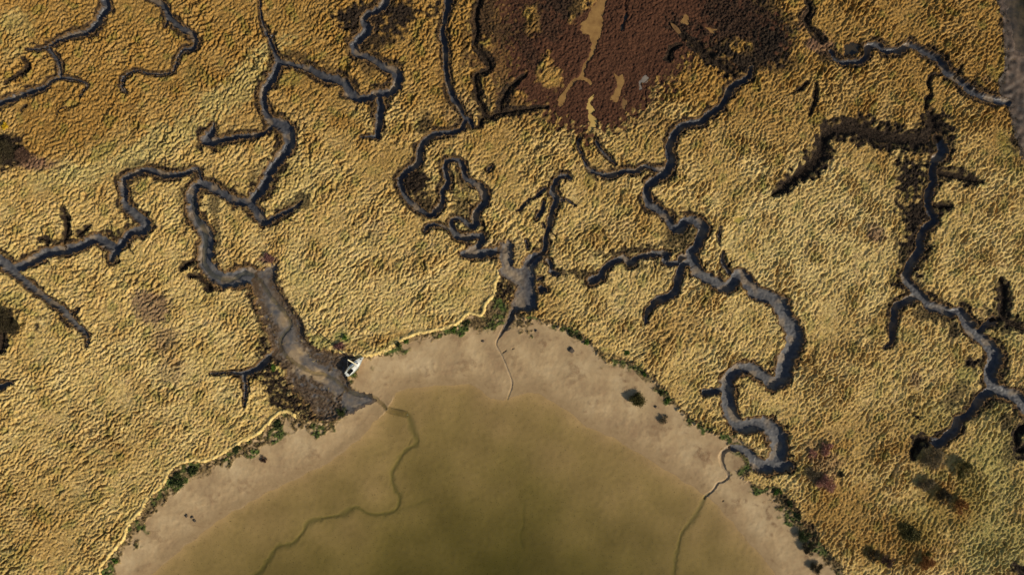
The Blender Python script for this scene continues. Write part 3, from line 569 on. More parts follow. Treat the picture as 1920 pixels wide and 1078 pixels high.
def emud_material():
    m = N('shore_mud'); n1 = m.noise(.3, 5, .65); n2 = m.noise(2.0, 4, .6)
    _, scb, _, _ = m.sep('cover')
    c = m.ramp(n1, [(.38, lin(42,34,27)), (.54, lin(78,63,50)), (.72, lin(110,90,72))])
    c = m.mix(scb, c, m.ramp(n2, [(.35, lin(28,23,18)), (.7, lin(70,56,40))]))
    return m.out(c, .7, n2, .4, .12, .4)
M_EMUD = emud_material()
def water_material(name, absorb, dens):
    m = N(name); o = m.n('ShaderNodeOutputMaterial')
    tr = m.n('ShaderNodeBsdfTransparent'); gl = m.n('ShaderNodeBsdfGlossy'); gl.inputs['Roughness'].default_value = .06
    lw = m.n('ShaderNodeLayerWeight'); lw.inputs['Blend'].default_value = .5
    fac = m.math('ADD', m.math('MULTIPLY', m.math('POWER', lw.outputs['Facing'], 5.0), .98), .02)
    b = m.n('ShaderNodeBump'); b.inputs['Strength'].default_value = .12; b.inputs['Distance'].default_value = .05
    m.l(m.noise(1.1, 3, .5), b.inputs['Height']); m.l(b.outputs[0], gl.inputs['Normal'])
    mx = m.n('ShaderNodeMixShader'); m.l(fac, mx.inputs[0]); m.l(tr.outputs[0], mx.inputs[1]); m.l(gl.outputs[0], mx.inputs[2])
    m.l(mx.outputs[0], o.inputs['Surface'])
    v = m.n('ShaderNodeVolumeAbsorption'); v.inputs['Color'].default_value = absorb; v.inputs['Density'].default_value = dens
    m.l(v.outputs[0], o.inputs['Volume']); return m.m
M_WATER = water_material('lagoon_water', (.43, .50, .19, 1), .86)
M_STREAM = water_material('stream_water', (.52, .52, .25, 1), 1.0)
def pool_material(name, a, b, rough=.12):
    m = N(name); n1 = m.noise(.5, 4, .6)
    return m.out(m.ramp(n1, [(.35, lin(*a)), (.65, lin(*b))]), rough, m.noise(1.5, 3, .5), .06, .05, .5)
M_POOL = dict(tan=pool_material('muddy_pool', (132,98,54), (156,120,68)), pale=pool_material('pale_pool', (180,148,80), (200,166,94)), grey=pool_material('grey_pool', (112,104,94), (134,124,110)),
              dim=pool_material('dull_pool', (112,84,50), (134,102,60)), dark=pool_material('dark_pool', (42,38,30), (60,52,38)), olive=pool_material('olive_pool', (150,134,62), (178,158,78)))

# ------------------------------------------------------------------ terrain objects
VX = wx(GX).astype(np.float32); VY = wy(GY).astype(np.float32); VZ = h.astype(np.float32)
idx = np.arange(NX*NY).reshape(NY, NX)
quads = np.stack([idx[1:, :-1], idx[1:, 1:], idx[:-1, 1:], idx[:-1, :-1]], -1)
Vall = np.stack([VX, VY, VZ], -1).reshape(-1, 3)
bank = np.clip(smooth(.72, .9, Smin)*(1 - smooth(1.0, 1.25, Smin))*(Smin < 2)*.9 + smooth(-2, 1, dE)*(1-smooth(3, 6, dE))*.6 + smooth(-3,0,dB)*(1-smooth(2,5,dB))*.5, 0, 1)
rndf = np.clip(.5 + .25*fine, 0, 1)
cov = np.stack([heath, scrub, np.clip(green, 0, 1), orange], -1); covb = np.stack([purple, bank, pale, rndf], -1)
wet_shade = np.clip(.75*smooth(620, 250, GY + 40*big) + .35*smooth(1600, 1750, GX) + .25*smooth(.7, .2, Smin) + .2*wob, 0, 1)*(1 - .85*smooth(0, 16, est[2])) + .45*smooth(0, 16, est[2]) + .6*smooth(0, 14, est[3])*smooth(962, 990, GX)  # darker northward; shade painted into the right half of the mud fork
sandy = np.clip(smooth(20, 60, dE)*.0 + smooth(560, 640, GY)*smooth(0, 10, dE)*smooth(900, 940, GX)*.35 + blobs([(548,672,18,34,-28,.8),(590,705,30,14,-20,.7),(527,598,10,26,-20,.5)])*.9 + outflow*.75*smooth(600, 650, GY) + .35*smooth(.4, 1.4, wob2), 0, 1)
sandy = np.maximum(sandy, .16*smooth(0, 14, est[2])*(1 + .4*wob)).clip(0, 1)
sandy = np.maximum(sandy, smooth(4, 18, est[3])*.5*smooth(995, 965, GX))
edge = np.clip(smooth(.60, .86, np.minimum(Smin, 1))*(Smin < 1)*(~outflow)*.85*(dE < 0) + (dE > 0)*(1 - smooth(4, 9, dE))*.8 + (dE > 0)*scrub*.95*~(outflow & (Smin < 1.1)), 0, 1)
edge = np.maximum(edge, .0)
covm = np.stack([wet_shade, sandy, edge, rndf], -1)
wets = np.clip(smooth(38, 2, -dW + 4*wob2)*.9 + .0, 0, 1)
sgreen = np.clip(green + smooth(0, 1.2, mid + .4*wob)*.8, 0, 1)
lt = np.maximum(np.exp(-((dB - 15 - 6*wob2)/3.0)**2), np.maximum(np.exp(-((dB - 34 - 7*mid)/4.0)**2)*(GX > 1000), .7*np.exp(-((dW + 14 + 4*wob2)/2.0)**2)))
litter = np.clip(.8*lt*smooth(-.2, 1.6, .7*wob + .6*mid + .4*fine2), 0, 1) + .55*smooth(1.0, 1.9, .9*mid + .5*wob)*smooth(0, 30, -dW)
covs = np.stack([wets, bscrub, sgreen, np.clip(litter, 0, 1)], -1)
covd = np.stack([smooth(0, 200, dW), np.clip(und*1.4, 0, .42), rndf, rndf], -1)

def sub(name, mask, mat, A, extra=None):
    q = quads[mask]
    if not len(q): return None
    u, inv = np.unique(q, return_inverse=True)
    at = {'cover': A.reshape(-1, 4)[u]}
    if extra is not None: at['cover_b'] = extra.reshape(-1, 4)[u]
    return new_mesh(name, Vall[u], inv.reshape(-1, 4), mat, at)
tag(sub('marsh_ground', ck == 0, M_MARSH, cov, covb), 'rippled straw coloured salt marsh turf around every creek', kind='structure')
tag(sub('beach', ck == 1, M_SAND, covs), 'pinkish tan sand beach curving round the shallow lagoon', kind='structure')
tag(sub('lagoon_bed', ck == 2, M_BED, covd), 'olive brown silt bed under the shallow lagoon water', kind='structure')
tag(sub('shore_mud', ck == 3, M_EMUD, cov), 'brown mud shore at the top right corner', kind='structure')
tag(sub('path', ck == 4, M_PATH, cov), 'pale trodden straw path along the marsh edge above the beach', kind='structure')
LAB = {0: 'narrow muddy creek in the top left corner of the marsh', 1: 'thin hooked creek winding down from the top edge at the left', 2: 'long western creek that widens to the mud flat beside the white boat',
       3: 'looping central creek that joins at the grey mud fork above the beach', 4: 'big meandering grey creek winding down to the right side of the beach', 5: 'blue grey creek running down the right side of the marsh',
       6: 'narrow creek reaching the mud shore at the top right', 7: 'short dark runnel in the marsh'}
for k, lb in LAB.items():
    o = sub('tidal_creek', ck == 10 + k, M_MUD, covm)
    if o: tag(o, lb, group='muddy creeks draining the marsh', kind='structure')

# ------------------------------------------------------------------ water bodies
def ears(poly):
    from mathutils.geometry import tessellate_polygon
    return tessellate_polygon([[Vector((p[0], p[1], 0)) for p in poly]])
def slab(name, poly, ztop, zbot, mat, label, kind='structure'):
    P = np.array([q[:2] for q in poly]); n = len(P)
    if np.sum(P[:,0]*np.roll(P[:,1],-1) - np.roll(P[:,0],-1)*P[:,1]) > 0: P = P[::-1]     # survey y points south
    X, Y = wx(P[:,0]), wy(P[:,1])
    verts = [(x, y, ztop) for x, y in zip(X, Y)] + [(x, y, zbot) for x, y in zip(X, Y)]
    faces = []
    for t in ears(list(zip(X, Y))):
        a, b, c = t
        if (X[b]-X[a])*(Y[c]-Y[a]) - (X[c]-X[a])*(Y[b]-Y[a]) < 0: a, c = c, a
        faces.append((a, b, c)); faces.append((n+c, n+b, n+a))
    for i in range(n):
        j = (i+1) % n; faces.append((i, n+i, n+j, j))
    me = bpy.data.meshes.new(name); me.from_pydata(verts, [], faces); me.materials.append(mat); me.update()
    o = bpy.data.objects.new(name, me); col.objects.link(o); return tag(o, label, kind=kind)
lag = S('O',(-1990,5900),(-175,1900),(180,1160),(262,1072),(322,1026),(394,970),(474,925),(524,898),(590,868),(638,835),(671,806),(690,787),(712,768),(726,745),(738,729),(762,719),(814,713),(884,710),(910,725),(926,740),(944,744),(960,737),(987,728),(1014,731),(1064,758),(1105,793),(1152,811),(1199,839),(1242,866),(1287,894),(1317,911),(1338,929),(1355,943),(1386,976),(1417,1013),(1449,1050),(1512,1135),(1815,1700),(3000,5900))
slab('lagoon_water', lag, WL, -4.0, M_WATER, 'shallow olive brown lagoon water filling the bay at the bottom')
slab('sea_water', S('D',(1337,-290),(1330,-20),(1345,75),(1340,110),(1370,140),(1380,220),(1390,275),(1425,312),(1500,345),(1700,440),(2590,640),(2590,-290)), WL + .02, -4.0, M_WATER, 'dark water past the mud shore at the top right corner')
# stream ribbon follows the bed
P = spline(STREAM, 4.0)
def hz(x, y):
    i = np.clip(np.searchsorted(gx, x) - 1, 0, NX-2); j = np.clip(np.searchsorted(gy, y) - 1, 0, NY-2)
    fx = np.clip((x - gx[i])/(gx[i+1]-gx[i]), 0, 1); fy = np.clip((y - gy[j])/(gy[j+1]-gy[j]), 0, 1)
    return (h[j,i]*(1-fx) + h[j,i+1]*fx)*(1-fy) + (h[j+1,i]*(1-fx) + h[j+1,i+1]*fx)*fy
zc = stream_level(np.linspace(0, 1, len(P)))
tg = np.gradient(P, axis=0); tg /= np.linalg.norm(tg, axis=1)[:, None]; nr = np.stack([-tg[:,1], tg[:,0]], 1)
hwS = 6.2; L_ = P + nr*hwS; R_ = P - nr*hwS; n = len(P)
V = np.vstack([np.c_[wx(L_[:,0]), wy(L_[:,1]), zc], np.c_[wx(R_[:,0]), wy(R_[:,1]), zc], np.c_[wx(L_[:,0]), wy(L_[:,1]), zc-.6], np.c_[wx(R_[:,0]), wy(R_[:,1]), zc-.6]])
i = np.arange(n-1)
F = np.vstack([np.c_[i, i+1, n+i+1, n+i], np.c_[2*n+i, 3*n+i, 3*n+i+1, 2*n+i+1], np.c_[i, 2*n+i, 2*n+i+1, i+1], np.c_[n+i, n+i+1, 3*n+i+1, 3*n+i], [[0, n, 3*n, 2*n]], [[n-1, 3*n-1, 4*n-1, 2*n-1]]])
tag(new_mesh('stream_water', V, F, M_STREAM), 'thin olive stream winding over the mud flat past the white boat', kind='structure')
for nm, poly, tone, lab in POOLS:
    lvl = -.62 if tone == 'dark' else -.40
    pp = spline(list(poly) + [poly[0]], 3.0)[:-1]
    c = pp.mean(0)
    # outline pushed a little under the turf so that the ground itself draws the shore
    t_ = np.roll(pp, -1, 0) - np.roll(pp, 1, 0); nn = np.stack([-t_[:,1], t_[:,0]], 1); nn /= np.linalg.norm(nn, axis=1)[:, None] + 1e-9
    area = np.sum(pp[:,0]*np.roll(pp[:,1],-1) - np.roll(pp[:,0],-1)*pp[:,1])
    pp = pp + nn*(-.8 if area > 0 else .8)
    slab('tidal_pool', [tuple(q) for q in pp], lvl, lvl - .10, M_POOL[tone], lab)

# ------------------------------------------------------------------ scattered ground cover (stuff)
def sample(A, x, y):
    i = np.clip(np.rint((x - X0)/STEP).astype(int) + IX0, 0, NX-1); j = np.clip(np.rint((y - Y0)/STEP).astype(int) + IY0, 0, NY-1)
    return A[j, i]
def scatter(name, n, prob, blades, length, width, rise, lean, mat, label, seed):
    r = np.random.default_rng(seed)
    x = r.uniform(-140, 2060, n); y = r.uniform(-110, 1190, n)
    keep = r.random(n) < sample(prob, x, y); x, y = x[keep], y[keep]; n = len(x)
    z = sample(h, x, y); px, py = wx(x), wy(y)
    c1 = sample(cov, x, y); c2 = sample(covb, x, y).copy(); c2[:, 3] = r.random(n)
    Vs, A1, A2 = [], [], []
    for b in range(blades):
        az = r.uniform(0, 2*math.pi, n) if lean is None else math.radians(lean) + r.normal(0, .75, n)
        L = length*r.uniform(.5, 1.35, n); wd = width*r.uniform(.6, 1.4, n); up = rise*r.uniform(.3, 1.3, n)
        ox, oy = r.normal(0, length*.25, n), r.normal(0, length*.25, n)
        dx, dy = np.cos(az), np.sin(az); bx, by = px + ox, py + oy
        Vs.append(np.stack([np.c_[bx - dy*wd, by + dx*wd, z - .05], np.c_[bx + dy*wd, by - dx*wd, z - .05], np.c_[bx + dx*L, by + dy*L, z + up]], 1))
        A1.append(np.repeat(c1[:, None], 3, 1)); A2.append(np.repeat(c2[:, None], 3, 1))
    V = np.concatenate(Vs).reshape(-1, 3); F = np.arange(len(V)).reshape(-1, 3)
    o = new_mesh(name, V, F, mat, {'cover': np.concatenate(A1).reshape(-1, 4), 'cover_b': np.concatenate(A2).reshape(-1, 4)}, False)
    return tag(o, label, kind='stuff')
isM = (klass == 0)
pm = isM*np.clip(1 - heath - .8*scrub, 0, 1)*(OUT > 1.0)
scatter('marsh_grass', 280000, pm, 3, .50, .085, .23, 40, M_BLADE, 'straw coloured wind combed marsh grass', 31)
scatter('heath', 170000, isM*heath*(1-.4*scrub), 3, .34, .08, .16, None, M_BLADE, 'low red brown heath growth round the pools', 32)
scatter('scrub', 300000, np.clip((isM*scrub + (klass == 3)*scrub*.7 + (klass == 1)*bscrub*.9 + (klass >= 10)*(dE > 0)*(Smin > 1.1)*scrub*.35), 0, 1), 3, .42, .08, .36, None, M_BLADE, 'dark brown scrub lining the creek banks', 33)

# ------------------------------------------------------------------ shrubs
def bark_material():
    m = N('bark'); n1 = m.noise(6, 4, .6)
    return m.out(m.ramp(n1, [(.3, lin(62,50,40)), (.7, lin(104,88,72))]), .9, n1, .4, .03)
M_BARK = bark_material()
def leaf_material(name, a, b, c):
    m = N(name); _, _, _, _ = m.sep('cover'); r_, g_, b_, _a = m.sep('cover')
    return m.out(m.ramp(r_, [(0.0, lin(*a)), (.5, lin(*b)), (1.0, lin(*c))]), .8, spec=.2)
LEAF = dict(dark=leaf_material('dark_leaves', (44,38,26), (66,58,38), (96,84,54)), olive=leaf_material('olive_leaves', (52,50,24), (84,80,38), (120,104,52)), green=leaf_material('green_leaves', (44,66,20), (74,104,32), (120,140,56)),
            deep=leaf_material('deep_green_leaves', (34,44,20), (56,68,32), (96,100,52)), grey=leaf_material('grey_twigs', (84,72,52), (118,104,76), (158,140,104)), pink=leaf_material('pink_twigs', (128,84,70), (168,120,98), (200,158,130)),
            rust=leaf_material('rust_leaves', (104,66,30), (140,92,44), (176,128,70)), purple=leaf_material('purple_leaves', (84,52,50), (122,82,76), (156,116,104)), gold=leaf_material('gold_leaves', (150,116,14), (196,160,24), (224,190,50)), brown=leaf_material('brown_leaves', (62,44,36), (94,70,54), (134,104,80)))
def tube(V, F, pts, rad, seg=6):
    base = len(V)
    for i, p in enumerate(pts):
        d = (pts[min(i+1, len(pts)-1)] - pts[max(i-1, 0)]).normalized(); a = d.orthogonal().normalized(); b = d.cross(a)
        for k in range(seg):
            t = 2*math.pi*k/seg; V.append(tuple(p + (a*math.cos(t) + b*math.sin(t))*rad[i]))
    for i in range(len(pts)-1):
        for k in range(seg):
            F.append((base+i*seg+k, base+i*seg+(k+1) % seg, base+(i+1)*seg+(k+1) % seg, base+(i+1)*seg+k))
    F.append(tuple(base + k for k in range(seg))[::-1]); F.append(tuple(base + (len(pts)-1)*seg + k for k in range(seg)))
def pymesh(name, V, F, mat, parent=None, sm=True):
    me = bpy.data.meshes.new(name); me.from_pydata([tuple(v) for v in V], [], F); me.materials.append(mat)
    if sm: me.polygons.foreach_set('use_smooth', np.ones(len(F), bool))
    me.update(); o = bpy.data.objects.new(name, me); col.objects.link(o)
    if parent: o.parent = parent
    return o
def shrub(x, y, r, hgt, tone, label, twig=False, squash=1.0, ang=0, seed=None, name='shrub', cat='shrub', group='shrubs on the marsh and shore'):
    rr = np.random.default_rng(seed if seed is not None else int(x*7 + y*13))
    R = r/U; z0 = float(hz(x, y))
    e = bpy.data.objects.new(name, None); col.objects.link(e); e.location = (float(wx(x)), float(wy(y)), z0); e.empty_display_size = .5
    tag(e, label, cat, group)
    V, F = [], []
    for k in range(6):
        a = 2*math.pi*k/6 + rr.uniform(-.4, .4); q = R*rr.uniform(.45, .8); up = hgt*rr.uniform(.5, .85)
        tube(V, F, [Vector((0, 0, -.15)), Vector((.25*q*math.cos(a), .25*q*math.sin(a), up*.45)), Vector((q*math.cos(a+.2), q*math.sin(a+.2), up))], [.09*R**.5, .06*R**.5, .02])
    pymesh('trunk', V, F, M_BARK, e)
    nl = max(4, int(5 + R*3)); lumps = []
    for k in range(nl):
        a = rr.uniform(0, 2*math.pi); q = R*math.sqrt(rr.uniform(0, .75)); lumps.append((q*math.cos(a), q*math.sin(a)*squash, hgt*(.62 - .32*(q/R)**2)*rr.uniform(.8, 1.15), R*rr.uniform(.26, .46)))
    n = int(np.clip(360*R*R, 260, 5200))
    k = rr.integers(0, nl, n); Lp = np.array(lumps)[k]
    d = rr.normal(size=(n, 3)); d /= np.linalg.norm(d, axis=1)[:, None]; d[:, 2] = np.abs(d[:, 2])*1.0 - .25
    q = rr.uniform(.35, 1.0, n)**.6
    P = Lp[:, :3] + d*(Lp[:, 3]*q)[:, None]*np.array([1, 1, .8])*(1 + .25*rr.normal(size=n))[:, None]
    P[:, 2] = np.maximum(P[:, 2], .05)
    ca, sa = math.cos(math.radians(ang)), math.sin(math.radians(ang)); P[:, :2] = np.c_[P[:, 0]*ca - P[:, 1]*sa, P[:, 0]*sa + P[:, 1]*ca]
    if twig:
        dirn = P*np.array([1, 1, .9]) + rr.normal(size=(n, 3))*R*.5; dirn /= np.linalg.norm(dirn, axis=1)[:, None] + 1e-9
        s1 = .34*rr.uniform(.6, 1.6, n); s2 = .035*rr.uniform(.7, 1.4, n)
    else:
        dirn = rr.normal(size=(n, 3)); dirn /= np.linalg.norm(dirn, axis=1)[:, None]; s1 = .17*rr.uniform(.6, 1.5, n); s2 = .10*rr.uniform(.7, 1.4, n)
    o2 = np.cross(dirn, rr.normal(size=(n, 3))); o2 /= np.linalg.norm(o2, axis=1)[:, None] + 1e-9
    A_, B_ = dirn*s1[:, None], o2*s2[:, None]
    VV = np.stack([P - A_, P + B_, P + A_, P - B_], 1).reshape(-1, 3)
    tone_r = np.clip(rr.normal(.45, .25, n) , 0, 1); cc = np.repeat(np.c_[tone_r, tone_r, tone_r, tone_r], 4, 0)
    new_mesh('crown', VV, np.arange(len(VV)).reshape(-1, 4), LEAF[tone], {'cover': cc}, False, parent=e)
    return e
SH = [
 (10,288,27,3.2,'dark','big dark bush at the left edge beside purple heather',1),
 (11,238,7,1.2,'gold','small bright yellow gorse bush above the dark bush at the left edge',0),
 (48,296,17,1.6,'brown','low brown twiggy bush beside the big dark bush at the left edge',1),
 (4,596,26,2.6,'dark','dark grey brown bush at the left edge below the creek fork',1),
 (30,615,15,1.8,'dark','smaller dark bush touching the grey brown bush at the left edge',1),
 (1193,749,17,1.9,'olive','round olive bush standing alone on the sand beach',0),
 (1245,786,9,1.0,'grey','small grey twiggy bush on the sand beach beside the round olive bush',1),
 (1506,1003,19,2.2,'deep','dark bush on the beach edge near the lower right bank',1),
 (1517,1028,13,1.5,'dark','dark bush just below the larger bush on the lower right beach edge',1),
 (1532,1064,13,1.6,'dark','dark bush on the lower right beach edge nearest the bottom of the view',1),
 (1550,841,13,1.8,'pink','bright pink twiggy bush east of the creek mouth bend',1),
 (1520,850,9,1.2,'pink','small faded pink bush left of the bright pink bush',1),
 (1546,905,19,2.1,'pink','largest pink twiggy bush above the right beach bank',1),
 (1524,884,15,1.8,'grey','grey twiggy bush between the pink bushes',1),
 (1578,890,7,1.0,'dark','small dark round bush right of the largest pink bush',0),
 (1743,862,24,2.8,'grey','grey olive bush at the end of the lower right creek',1),
 (1802,878,18,2.4,'olive','olive bush right of the grey bush at the creek end',1),
 (1733,905,16,2.0,'grey','grey bush in the gap below the creek end bush',1),
 (1764,926,16,2.4,'dark','dark twiggy bush standing in mostly for shadow below the olive bush at lower right',1),  # dark growth painted in where mostly shadow lies
 (1798,948,13,1.8,'rust','rust tinged bush beside the dark twiggy bush at lower right',1),
 (1733,1050,15,2.2,'rust','rust brown bush near the bottom edge at lower right',1),
 (1662,1050,13,2.0,'brown','brown pink bush near the bottom edge, left of the rust brown bush',1),
 (1635,1040,12,1.8,'dark','dark bush near the bottom edge touching the brown pink bush',1),
 (1705,1000,20,1.8,'olive','wide low olive bush above the rust brown bush',0),
 (1070,625,8,.9,'deep','dark green bush on the bank right of the beach top',0),
 (1100,641,8,.9,'green','bright green bush on the bank right of the beach top',0),
 (1086,633,6,.8,'deep','small dark green bush between two bank bushes at the beach top',0),
 (1176,660,8,.8,'green','green bush in the straw above the right bank',0),
 (1208,701,7,.8,'green','bright green bush in the slot below the right bank',0),
 (1241,736,8,.9,'deep','dark green bush against the right bank above the beach bushes',0),
 (1254,752,6,.7,'green','small green bush at the lower end of the right bank slot',0),
 (333,902,17,1.2,'deep','broad dark green bush below the straw path at lower left',0),
 (362,884,12,1.0,'deep','dark green bush under the bend of the straw path',0),
 (445,841,11,1.0,'deep','green bush below the straw path halfway to the creek mouth',0),
 (522,796,11,1.0,'deep','dark green bush below the upper end of the lower straw path',0),
 (493,862,7,.7,'brown','small brown bush on the sand below the lower straw path',1),
 (640,772,12,1.0,'deep','dark bush at the tip of land below the creek mouth',1),
 (745,647,7,.8,'deep','dark green bush below the straw path right of the boat',0),
 (762,641,5,.7,'green','small bright green bush below the straw path right of the boat',0),
 (852,617,6,.8,'green','bright green bush where the straw path nears the beach top',0),
 (875,606,9,1.0,'deep','dark green bush beside the brown hollow at the beach top',0),
 (644,632,8,.9,'green','bright green bush on the marsh corner above the white boat',0),
 (636,648,8,1.0,'purple','purple brown bush on the marsh corner above the white boat',1),
 (505,484,9,1.2,'purple','purple brown bush at the head of the widening western creek',1),
 (512,689,9,.8,'green','bright green bush on the marsh point left of the stream',0),
 (1457,922,10,1.0,'green','bright green bush at the top of the lower right bank',0),
 (1479,945,9,1.0,'deep','dark green bush halfway down the lower right bank',0),
 (1497,968,8,.9,'deep','dark green bush on the lower right bank just above the dark beach bush',0),
 (215,1052,7,.7,'green','green bush below the straw path near the bottom edge',0),
]
for x, y, r, hg, tone, lab, tw in SH:
    if tone in ('deep', 'green') and r > 6: r *= .78; hg *= .8
    shrub(x, y, r, hg, tone, lab, twig=bool(tw), squash=random.uniform(.75, 1), ang=random.uniform(0, 180))

# ------------------------------------------------------------------ stones on the beach
def stone_material():
    m = N('beach_stone'); n1 = m.noise(5, 4, .6)
    return m.out(m.ramp(n1, [(.3, lin(52,46,40)), (.7, lin(96,84,70))]), .85, n1, .4, .03)
M_STONE = stone_material()
import bmesh
for k, (x, y, r, lab) in enumerate([(347,968,.42,'dark stone on the lower left sand, leftmost of the cluster'), (357,971,.36,'dark stone on the lower left sand in the middle of the cluster'), (362,978,.40,'dark stone on the lower left sand closest to the water'),
        (1230,763,.35,'lone dark stone on the sand between the two beach bushes'), (1005,620,.36,'small dark stone on the sand at the top of the beach'), (1072,657,.7,'flat brown boulder on the sand under the bank bushes'), (905,640,.35,'small dark stone on the sand left of the thin outflow')]):
    bm = bmesh.new(); bmesh.ops.create_icosphere(bm, subdivisions=3, radius=r)
    rr = np.random.default_rng(900 + k); ph = rr.uniform(0, 6, 6)
    for v in bm.verts:
        c = v.co.normalized(); f = 1 + .18*math.sin(3*c.x + ph[0]) + .14*math.sin(4*c.y + ph[1]) + .10*math.sin(5*c.z + ph[2]) + .06*math.sin(9*c.x + 7*c.y + ph[3])
        v.co = Vector((c.x*f*1.25, c.y*f, c.z*f*.62))*r
    me = bpy.data.meshes.new('stone'); bm.to_mesh(me); bm.free(); me.materials.append(M_STONE); me.polygons.foreach_set('use_smooth', np.ones(len(me.polygons), bool))
    o = bpy.data.objects.new('stone', me); col.objects.link(o); o.location = (float(wx(x)), float(wy(y)), float(hz(x, y)) + r*.2); o.rotation_euler = (0, 0, ph[4])
    tag(o, lab, 'stone', 'dark stones on the beach')

# ------------------------------------------------------------------ the stranded sailing boat
def plain(name, c, rough=.4, spec=.5, nz=.06):
    m = N(name); n1 = m.noise(3.0, 4, .6)
    a = lin(*c); b = tuple(v*(1-nz*3) for v in a[:3]) + (1,)
    return m.out(m.ramp(n1, [(.35, b), (.65, a)]), rough, spec=spec)
M_HULL = plain('white_gelcoat', (248,247,238), .35); M_DECK = plain('deck_paint', (240,240,224), .6); M_DARK = plain('dark_cockpit', (62,62,54), .7); M_GLASS = plain('dark_window', (40,44,46), .15)
M_CANVAS = plain('canvas_cover', (112,112,74), .8); M_SPAR = plain('mast_paint', (228,218,178), .4); M_STEEL = plain('rail_steel', (170,170,168), .3); M_RUB = plain('toe_rail', (214,206,176), .5); M_ANTI = plain('bottom_paint', (60,66,84), .7)
LOA, BM = 7.6, 1.28
boat = bpy.data.objects.new('sailing_boat', None); col.objects.link(boat)
tag(boat, 'white sailing boat lying heeled on the mud beside the marsh bank', 'boat')
def half(t):                         # half beam along the length, t = 0 stern .. 1 bow
    return BM*(.64 + .36*math.sin(math.pi*min(t, .42)/.84)) if t < .42 else BM*max(0.0, 1 - ((t-.42)/.58)**2.15)
def sheer(t): return .78 + .30*max(0, t-.3)**1.6 + .06*(1-t)
NS = 33; ts = [i/(NS-1) for i in range(NS)]; X = [-LOA/2 + LOA*t for t in ts]
V, F = [], []; NR = 9
for t, x in zip(ts, X):
    b = max(half(t), .02); zs = sheer(t); kz = -.42 + .45*max(0, t-.62)**1.2*2.1 + .24*(1-t)**2
    kz = min(kz, zs - .25)
    for k in range(2*NR+1):
        u = (k - NR)/NR; a = abs(u); V.append((x + (.28*(1-a)**1.5*0 if t < 1 else 0), -math.copysign(1, u)*b*(a**.55 if u else 0), kz + (zs-kz)*a**1.9))
w = 2*NR+1
for i in range(NS-1):
    for k in range(w-1): F.append((i*w+k, (i+1)*w+k, (i+1)*w+k+1, i*w+k+1))
F.append(tuple(range(w)))
pymesh('hull', V, F, M_HULL, boat)
# deck with a cockpit opening
V, F = [], []; ny = 10
def zd(t, v): return sheer(t) - .03 + .06*(1 - v*v)
for t, x in zip(ts, X):
    for k in range(ny+1):
        v = -1 + 2*k/ny; V.append((x, v*max(half(t)*.985, .01), zd(t, v)))
c0, c1 = 3, 11                        # cockpit between stations
for i in range(NS-1):
    for k in range(ny):
        if c0 <= i < c1 and 2 <= k < ny-2: continue
        F.append((i*(ny+1)+k, i*(ny+1)+k+1, (i+1)*(ny+1)+k+1, (i+1)*(ny+1)+k)[::-1])
pymesh('deck', V, F, M_DECK, boat)
def box(V, F, x0, x1, y0, y1, z0, z1, tx=0, ty=0):
    b = len(V)
    for z, s in ((z0, 0), (z1, 1)):
        V += [(x0+tx*s, y0+ty*s, z), (x1-tx*s, y0+ty*s, z), (x1-tx*s, y1-ty*s, z), (x0+tx*s, y1-ty*s, z)]
    F += [(b+3, b+2, b+1, b), (b+4, b+5, b+6, b+7)] + [(b+i, b+(i+1) % 4, b+4+(i+1) % 4, b+4+i) for i in range(4)]
V, F = [], []
i0, i1 = c0, c1; xa, xb = X[i0], X[i1]; n0 = 0
ring = [(X[i], -.6*half(ts[i])*.985, zd(ts[i], .6)) for i in range(i0, i1+1)] + [(X[i], .6*half(ts[i])*.985, zd(ts[i], .6)) for i in range(i1, i0-1, -1)]
m_ = len(ring); V = ring + [(x, y*.92, z-.48) for x, y, z in ring]
F = [(i, (i+1) % m_, m_+(i+1) % m_, m_+i)[::-1] for i in range(m_)] + [tuple(range(m_, 2*m_))]
cp = pymesh('cockpit', V, F, M_DARK, boat, False)
V, F = [], []; box(V, F, xa+.05, xb-.05, -.66, -.40, .40, .56); box(V, F, xa+.05, xb-.05, .40, .66, .40, .56)
pymesh('bench', V, F, plain('bench_wood', (86,76,58), .7), cp, False)
V, F = [], []; box(V, F, xa-.02, xb, -.80, -.70, .80, .97, .02, .015); box(V, F, xa-.02, xb, .70, .80, .80, .97, .02, .015); pymesh('coaming', V, F, M_HULL, boat, False)
# coachroof
V, F = [], []; st = [(.345, .80, .34), (.36, .82, .38), (.50, .84, .38), (.62, .72, .34), (.70, .55, .26), (.735, .42, .10)]
for t, b, hh in st:
    x = -LOA/2 + LOA*t; z = sheer(t)
    for v, f in ((-1, 0), (-.97, .55), (-.86, .95), (-.45, 1.08), (0, 1.12), (.45, 1.08), (.86, .95), (.97, .55), (1, 0)): V.append((x, v*b, z + f*hh))
for i in range(len(st)-1):
    for k in range(8): F.append((i*9+k, i*9+k+1, (i+1)*9+k+1, (i+1)*9+k)[::-1])
F.append(tuple(range(9))); F.append(tuple(range((len(st)-1)*9, len(st)*9))[::-1])
cab = pymesh('cabin', V, F, M_HULL, boat, False)
for s in (-1, 1):
    V, F = [], []
    for t, b, hh in ((.40, .832, .38), (.50, .850, .38), (.58, .778, .35)):
        x = -LOA/2 + LOA*t; z = sheer(t); V += [(x, s*b*.995, z + .16*hh/.38), (x, s*(b*.972), z + .30*hh/.38)]
    F = [(0, 2, 3, 1), (2, 4, 5, 3)]
    if s > 0: F = [f[::-1] for f in F]
    pymesh('window', V, F, M_GLASS, cab, False)
V, F = [], []; box(V, F, -.92, -.30, -.30, .30, 1.24, 1.32, .03, .03); pymesh('sliding_hatch', V, F, M_DECK, boat, False)
